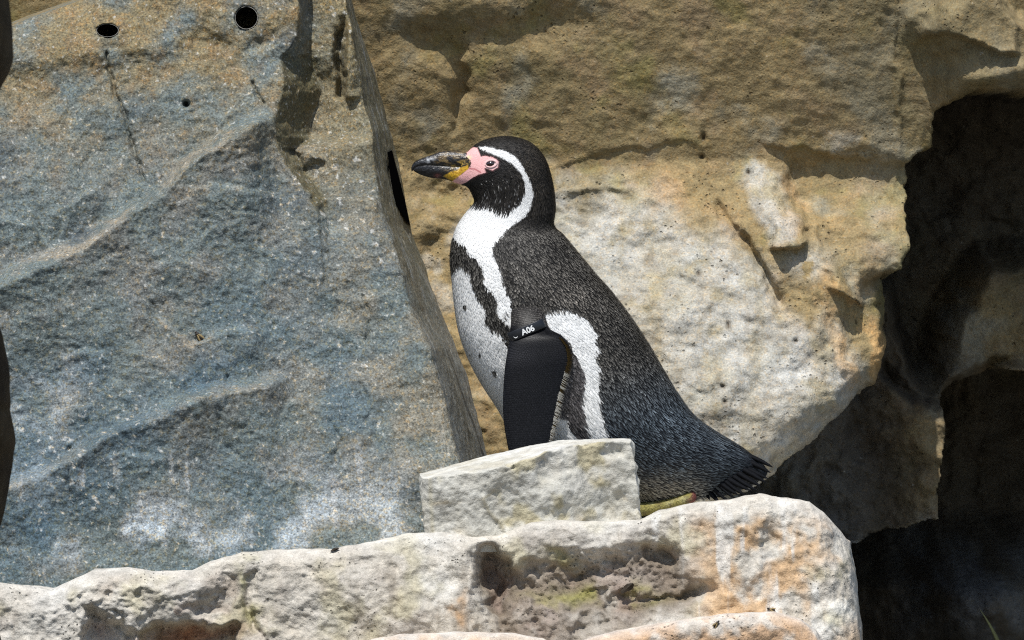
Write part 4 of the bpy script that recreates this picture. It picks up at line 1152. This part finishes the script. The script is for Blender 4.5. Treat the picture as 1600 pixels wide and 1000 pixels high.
def build_flipper(sgn):
    secs = [(a, b, c, d, t, sgn * y) for a, b, c, d, t, y in FL]
    o, P, U, V = loft('flipper', secs, M_flip, flip_col, penguin, 130, 72, 2.05)
    # overlapping scale feathers in rows
    nr, nc = P.shape[:2]
    nrm = np.cross(np.gradient(P, axis=0), (np.roll(P, -1, 1) - np.roll(P, 1, 1)) / 2)
    nrm /= np.linalg.norm(nrm, axis=-1)[..., None] + 1e-12
    cc = P.mean(1)[:, None, :]
    nrm *= np.sign((nrm * (P - cc)).sum(-1).mean())
    fP, fN = sampler(P), sampler(nrm); fC = sampler(np.stack([U, V, 0 * U], -1))
    ii, jj = [], []
    for r, iv in enumerate(np.arange(6, nr - 3, 1.15)):
        js = np.arange(0, nc, .62) + (.31 if r % 2 else 0)
        ii.append(np.full(len(js), iv) + rng.normal(0, .12, len(js))); jj.append(js + rng.normal(0, .06, len(js)))
    i = np.concatenate(ii); j = np.concatenate(jj); N = len(i)
    Lr = 1.9
    p0 = fP(i, j); pm = fP(i + Lr * .55, j) + fN(i + Lr * .5, j) * .00055; pt = fP(i + Lr, j) + fN(i + Lr, j) * .0010
    dirj = fP(i, j + .3) - fP(i, j - .3); dirj /= np.linalg.norm(dirj, axis=1)[:, None] + 1e-9
    hw = .00115
    Vv = np.stack([p0, pm - dirj * hw, pm + dirj * hw, pt], 1).reshape(-1, 3)
    b = np.arange(N) * 4
    F = np.concatenate([np.stack([b, b + 2, b + 1], -1), np.stack([b + 1, b + 2, b + 3], -1)])
    uv = fC(i, j)
    base = np.ones((N, 3)) * np.array([.006, .006, .007])
    tp = np.ones((N, 3)) * np.array([.020, .020, .023]) * (rng.random(N)[:, None] ** 1.5 * 1.2 + .2)
    sh = sm(508, 492, uv[:, 1])
    base = mixc(base, (.02, .018, .016), sh)
    tp = mixc(tp, (.24, .22, .20), sh * (rng.random(N) ** 2.0))
    tp = mixc(tp, (.07, .07, .08), blob(uv[:, 0], uv[:, 1], 812, 545, 22, 16) * .9)  # paler bluish tips paint a highlight on the upper leading edge
    C = np.stack([base, base, base, tp], 1).reshape(-1, 3)
    x = mesh_np('scale_feathers', Vv, F, M_flip, C, parent=o, smooth=False); tag(x, kind='stuff')
    # white fringe along the trailing edge, brownish near the elbow
    S = crom(np.array(secs, float), np.linspace(5.2, 14.6, 210))
    eu, ev, ey = S[:, 2], S[:, 3], S[:, 5] / 1000
    n = len(eu)
    hi = rng.random(n)
    l = .0045 + .004 * hi
    root = at(eu - 5 - 2 * hi, ev, 0 * eu); root[:, 1] += ey - .0072
    t = at(eu + 1.8 + 2.2 * hi, ev + 4 + 3 * rng.random(n), 0 * eu); t[:, 1] += ey - .0045 + rng.normal(0, .0012, n)
    off = np.array([0, -.0008, .0008])
    V3 = np.stack([root + off, root - off, t], 1).reshape(-1, 3)
    off2 = np.array([0, .0008, 0])
    V4 = np.stack([root + off2, root - off2, t], 1).reshape(-1, 3)
    cw = np.where(((ev > 575) & (hi > .25))[:, None], np.array([.72, .70, .65]), np.array([.15, .105, .04]))
    C3 = np.repeat(cw, 3, 0)
    x = mesh_np('fringe', np.concatenate([V3, V4]), np.arange(6 * n).reshape(-1, 3), M_plume, np.concatenate([C3, C3]), parent=o, smooth=False)
    tag(x, kind='stuff')
    return o
near_flipper = build_flipper(-1)
build_flipper(1)

# ---- numbered band round the near flipper
def build_band():
    c0 = np.array([822.5, 511.5]); ax = np.array([53., -22.5]); ax /= np.linalg.norm(ax); pe = np.array([-ax[1], ax[0]])   # pe points down the flipper
    n = 72
    a = np.linspace(0, 2 * np.pi, n, endpoint=False)
    ca = np.sign(np.cos(a)) * np.abs(np.cos(a)) ** .8; sa = np.sign(np.sin(a)) * np.abs(np.sin(a)) ** .62
    rings = []
    yc = -.1125
    for k, (da, h) in enumerate(((-.6, -6.6), (.6, -7.2), (1.0, -6.4), (1.0, 6.4), (.6, 7.2), (-.6, 6.6))):
        ra, rb = 29.5 + da, 14.0 + da
        u = c0[0] + ax[0] * ra * ca + pe[0] * h; v = c0[1] + ax[1] * ra * ca + pe[1] * h
        P = at(u, v, 0 * u); P[:, 1] += yc - rb / 1000 * sa
        rings.append(P)
    P = np.stack(rings)
    F = grid_faces(6, n, True)
    j = np.arange(n); F = np.concatenate([F, np.stack([5 * n + j, 5 * n + (j + 1) % n, (j + 1) % n, j], -1)])
    o = mesh_np('flipper_band', P, F, M_band, parent=penguin)
    # lettering: curve text turned to mesh and laid on the outside of the band
    yfront = yc - .0150
    def lettering(body, cpos, size, name, bold=.012):
        cu_ = bpy.data.curves.new('t', 'FONT'); cu_.body = body; cu_.size = 1; cu_.align_x = 'CENTER'; cu_.align_y = 'CENTER'; cu_.offset = bold
        to = bpy.data.objects.new('t', cu_); sc.collection.objects.link(to)
        dg = bpy.context.evaluated_depsgraph_get(); dg.update()
        me = to.evaluated_get(dg).to_mesh()
        vv = np.array([x.co[:] for x in me.vertices]); ff = [list(p.vertices) for p in me.polygons]
        to.evaluated_get(dg).to_mesh_clear()
        bpy.data.objects.remove(to)
        vv[:, :2] -= (vv[:, :2].max(0) + vv[:, :2].min(0)) / 2
        hgt = np.ptp(vv[:, 1]); vv *= size / hgt
        x = cpos[0] + ax[0] * vv[:, 0] - pe[0] * vv[:, 1]; y_ = cpos[1] + ax[1] * vv[:, 0] - pe[1] * vv[:, 1]
        # distance along the band decides how far the lettering lies back
        s = (x - c0[0]) * ax[0] + (y_ - c0[1]) * ax[1]
        rel = np.clip(np.abs(s) / 30.5, 0, .999) ** (1 / .8)
        dep = (np.sqrt(1 - rel ** 2)) ** .62 * .015
        P = at(x, y_, 0 * x); P[:, 1] += yc - dep - .0006
        mesh_np(name, P, ff, M_print, parent=o, smooth=False)
    lettering('A06', c0 + ax * 1.5 + pe * .2, 9.6, 'band_lettering', .03)
    # small curl mark before the number
    m = 16
    t = np.linspace(.15 * np.pi, 1.05 * np.pi, m)
    cen = c0 - ax * 19.0 + pe * 1.2
    wv_ = 1.15 * np.sin(np.linspace(0, np.pi, m)) + .12
    pts = []
    for sg in (1, -1):
        r = 3.0 + sg * wv_ * .5
        x = cen[0] + ax[0] * r * np.cos(t) + pe[0] * r * np.sin(t); y_ = cen[1] + ax[1] * r * np.cos(t) + pe[1] * r * np.sin(t)
        P = at(x, y_, 0 * x)
        s = (x - c0[0]) * ax[0] + (y_ - c0[1]) * ax[1]
        rel = np.clip(np.abs(s) / 30.5, 0, .999) ** (1 / .8)
        P[:, 1] += yc - (np.sqrt(1 - rel ** 2)) ** .62 * .015 - .0006
        pts.append(P)
    mesh_np('band_mark', np.stack(pts), grid_faces(2, m), M_print, parent=o, smooth=False)
build_band()

# ---- tail quills
def quill(u0, v0, u1, v1, w, y0, y1, bend):
    n = 12
    s = np.linspace(0, 1, n)
    du, dv = u1 - u0, v1 - v0; ln = math.hypot(du, dv); nx, ny = -dv / ln, du / ln
    uc = u0 + du * s + nx * bend * 4 * s * (1 - s); vc = v0 + dv * s + ny * bend * 4 * s * (1 - s)
    ww = w * (1 - .25 * s) * np.sqrt(np.clip(1 - s ** 3.2, 0, 1)) + .25
    yc = y0 + (y1 - y0) * s
    L_ = at(uc + nx * ww, vc + ny * ww, 0 * s); R_ = at(uc - nx * ww, vc - ny * ww, 0 * s); M_ = at(uc, vc, 0 * s); B_ = M_.copy()
    L_[:, 1] += yc; R_[:, 1] += yc; M_[:, 1] += yc - .0016; B_[:, 1] += yc + .0008
    P = np.stack([L_, M_, R_, B_], 1)
    F = grid_faces(n, 4, True)
    mesh_np('tail_feather', P, F, M_tail, parent=penguin)
tips = [(1207, 729, 3.6, -3), (1203, 737, 4.2, -2), (1199, 746, 4, 2), (1196, 752, 4.2, -1), (1187, 757, 4, 2), (1180, 763, 3.6, 3), (1171, 763, 3.8, 5), (1165, 771, 3, 5), (1152, 770, 3.4, 4), (1147, 776, 2.6, 3), (1139, 781, 2.8, 5), (1129, 786, 2.6, 6), (1121, 779, 3, 2), (1108, 779, 3, 1)]
for k, (a, b, w, bd) in enumerate(tips):
    f = k / (len(tips) - 1)
    yo = -.012 - .038 * math.sin(.25 + f * math.pi * .75)
    quill(1132 - 44 * f + 8 * random.random(), 702 + 46 * f, a, b, w * 1.35, yo + .012, yo, bd)
for k in range(12):
    f = k / 11
    quill(1134 - 30 * f, 712 + 40 * f, 1195 - 70 * f + 6 * random.random(), 736 + 36 * f + 6 * random.random(), 6.5, -.004, -.010 + .012 * random.random(), 3)
for k in range(8):
    f = k / 7
    quill(1128 - 24 * f, 712 + 40 * f, 1192 - 62 * f, 734 + 36 * f, 7, .012, .02, 3)

# ---- feet and legs
def foot(sgn):
    yb = sgn * .052
    def col(U, V, Y):
        p = np.stack([U / 1000, Y, V / 1000], -1)
        c = np.ones(p.shape) * np.array([.22, .19, .05])
        c = mixc(c, (.36, .33, .15), sm(0, .5, fbm(p, 60, 3, 3.)) * .8)
        c = mixc(c, (.10, .07, .03), sm(.2, .5, fbm(p, 90, 3, 7.)) * .8)
        c = mixc(c, (.15, .045, .035), sm(1072, 1082, U + 6 * fbm(p, 80, 2, 4.)))
        return c
    leg, _, _, _ = loft('foot', [(1087, 773, 1085, 767, 2, yb * 1000), (1084, 780, 1079, 764, 9, yb * 1000), (1072, 786, 1066, 768, 13, yb * 1000), (1045, 794, 1040, 776, 15, yb * 1000), (1015, 801, 1012, 781, 18, yb * 1000), (985, 806, 983, 783, 26, yb * 1000), (958, 808, 957, 790, 32, yb * 1000), (935, 809, 935, 796, 36, yb * 1000), (915, 809, 915, 801, 38, yb * 1000), (905, 808, 905, 805, 36, yb * 1000)],
                        M_foot, col, penguin, 60, 30)
    for k in (-1, 0, 1):
        y = (yb + k * .026) * 1000
        toe, _, _, _ = loft('toe', [(935, 810, 935, 795, 8, y), (910, 809.5, 910, 796, 8, y + k * 3), (888, 809, 888, 797, 7, y + k * 6), (872, 808.5, 872, 799, 5, y + k * 8), (866, 808, 866, 803, 2, y + k * 8)], M_foot, col, leg, 24, 16)
        # claw hooks off the toe tip
        loft('claw', [(872, 805, 872, 799, 2.6, y + k * 8), (864, 806, 865, 800.5, 2.0, y + k * 8.5), (858, 808, 859, 804, 1.2, y + k * 9), (854, 810, 854.6, 808.6, .4, y + k * 9)], M_claw, lambda U, V, Y: np.ones(U.shape + (3,)) * .03, leg, 12, 10)
foot(-1); foot(1)

# ------------------------------------------------------------------ small things
M_fly = plain_mat('insect_shell', (.022, .014, .008), .35, .5, var=.4, scale=600)
M_wing = plain_mat('insect_wing', (.30, .22, .10), .3, .5, var=.3, scale=600)
M_leaf = plain_mat('dry_dark_leaf', (.028, .020, .012), .7, .3, .0008, 300)
M_grass = plain_mat('grass_blade', (.045, .05, .02), .6, .3, .0005, 200)

def ball(cx, r, n=10, m=14):
    a = np.linspace(0, np.pi, n); b = np.linspace(0, 2 * np.pi, m, endpoint=False)
    return np.stack([cx + r[0] * np.cos(a)[:, None] * np.ones((1, m)), r[1] * np.sin(a)[:, None] * np.cos(b)[None], r[2] * np.sin(a)[:, None] * np.sin(b)[None]], -1), grid_faces(n, m, True)

def fly(u, v, y, ang, size, label):
    """small fly lying on a surface that faces the viewer; local x along its body, z away from the surface"""
    root = empty('fly', at(u, v, y).tolist())
    a = R(ang)
    X = np.array([math.cos(a), 0, math.sin(a)]); Zl = np.array([0, -1., 0]); Yl = np.cross(Zl, X)
    def put(name, P, F, mat, smooth=True):
        W = at(u, v, y) + (P[..., :1] * X + P[..., 1:2] * Yl + P[..., 2:3] * Zl) * size
        return mesh_np(name, W, F, mat, parent=root, smooth=smooth)
    P1, F = ball(-.18, (.34, .17, .15)); P2, F2 = ball(.22, (.2, .16, .15)); P3, F3 = ball(.44, (.11, .13, .11))
    for P in (P1, P2, P3): P[..., 2] += .14
    put('abdomen', P1, F, M_fly); put('thorax', P2, F2, M_fly); put('head', P3, F3, M_fly)
    for s in (-1, 1):
        t = np.linspace(0, 1, 8)
        w = .13 * np.sin(np.pi * np.clip(t * .9 + .08, 0, 1))
        c = np.stack([.2 - .75 * t, s * (.06 + .18 * t), .3 - .08 * t], -1)
        Pw = np.stack([c + np.array([0, 1, 0]) * w[:, None], c - np.array([0, 1, 0]) * w[:, None], c + np.array([0, 0, .012])], 1)
        put('wing', Pw, grid_faces(8, 3, True), M_wing)
        for k in (-.1, .12, .3):
            q = np.array([[k, s * .1, .1], [k, s * .28, .16], [k + (k - .12) * .6, s * .42, -.02]])
            r = .018
            tri = np.stack([q + np.array([r, 0, 0]), q + np.array([-r, 0, r]), q + np.array([0, 0, -r])], 1)
            put('leg', tri, grid_faces(3, 3, True), M_fly)
    tag(root, label, 'fly', 'flies resting on the rocks')

bpy.context.view_layer.update()
ROCKS = [o for o in sc.objects if o.type == 'MESH' and o.parent is None and o.name.split('.')[0] in ('slate_boulder', 'limestone_ledge', 'low_rock', 'chalky_block', 'cliff')]
def rest(u, v):
    """depth of the first rock surface seen along (u, v)"""
    d = Vector(at(u, v, 0.0) - CAM).normalized(); best = None
    for o in ROCKS:
        ok, loc, nrm_, idx = o.ray_cast(Vector(CAM), d)
        if ok and (best is None or loc.y < best): best = loc.y
    return best if best is not None else 0.0
fly(311, 525, rest(311, 525) - .001, 130, .017, 'tiny brown fly sitting on the blue face of the slate boulder')
fly(1119, 975, rest(1119, 975) - .001, 50, .012, 'tiny brown fly on the front of the orange low rock')
fly(1205, 952, rest(1205, 952) - .001, 165, .012, 'tiny dark fly on the rim where the orange low rock meets the ledge')

def scrap(name, label, cat, pts, y, th=.002):
    n = len(pts)
    us = np.array([p[0] for p in pts], float); vs = np.array([p[1] for p in pts], float)
    cen = (us.mean(), vs.mean())
    yy = y + .003 * np.sin(np.arange(n) * 1.7)
    f = at(us, vs, yy); b = at(us, vs, yy + th)
    m = at(cen[0], cen[1], y - .003)[None]; mb = at(cen[0], cen[1], y + th)[None]
    P = np.concatenate([f, b, m, mb])
    F = [[k, (k + 1) % n, 2 * n] for k in range(n)] + [[n + (k + 1) % n, n + k, 2 * n + 1] for k in range(n)] + [[(k + 1) % n, k, n + k, n + (k + 1) % n] for k in range(n)]
    o = mesh_np(name, P, F, M_leaf, smooth=False)
    tag(o, label, cat)
scrap('seed_pod', 'dark brown seed pod stuck in the hollow of the limestone ledge', 'seed pod', [(969, 925), (973, 917), (980, 912), (989, 911), (991, 914), (988, 921), (980, 924), (972, 928)], rest(980, 918) - .004)
scrap('dry_leaf', 'curled dark dry leaf lying on the ledge rim below the slate boulder', 'leaf', [(516, 861), (520, 857), (524, 855.5), (530, 856), (529, 858), (525, 860), (519, 861.5)], rest(524, 860) - .004)

def grass(u0, v0, u1, v1, y, w, bend, label):
    n = 14
    s = np.linspace(0, 1, n)
    uc = u0 + (u1 - u0) * s + bend * 4 * s * (1 - s); vc = v0 + (v1 - v0) * s - bend * .5 * 4 * s * (1 - s)
    ww = w * (1 - s ** 1.5) + .2
    L_ = at(uc - ww, vc, y); R_ = at(uc + ww, vc, y + .003); M_ = at(uc, vc, y + .003); 
    P = np.stack([L_, M_ + np.array([0, -.002, 0]), R_, M_ + np.array([0, .002, 0])], 1)
    o = mesh_np('grass_blade', P, grid_faces(n, 4, True), M_grass)
    tag(o, label, 'grass')
grass(1572, 1040, 1531, 952, .75, 5, 4, 'single dark grass blade rising from the shaded cave floor')
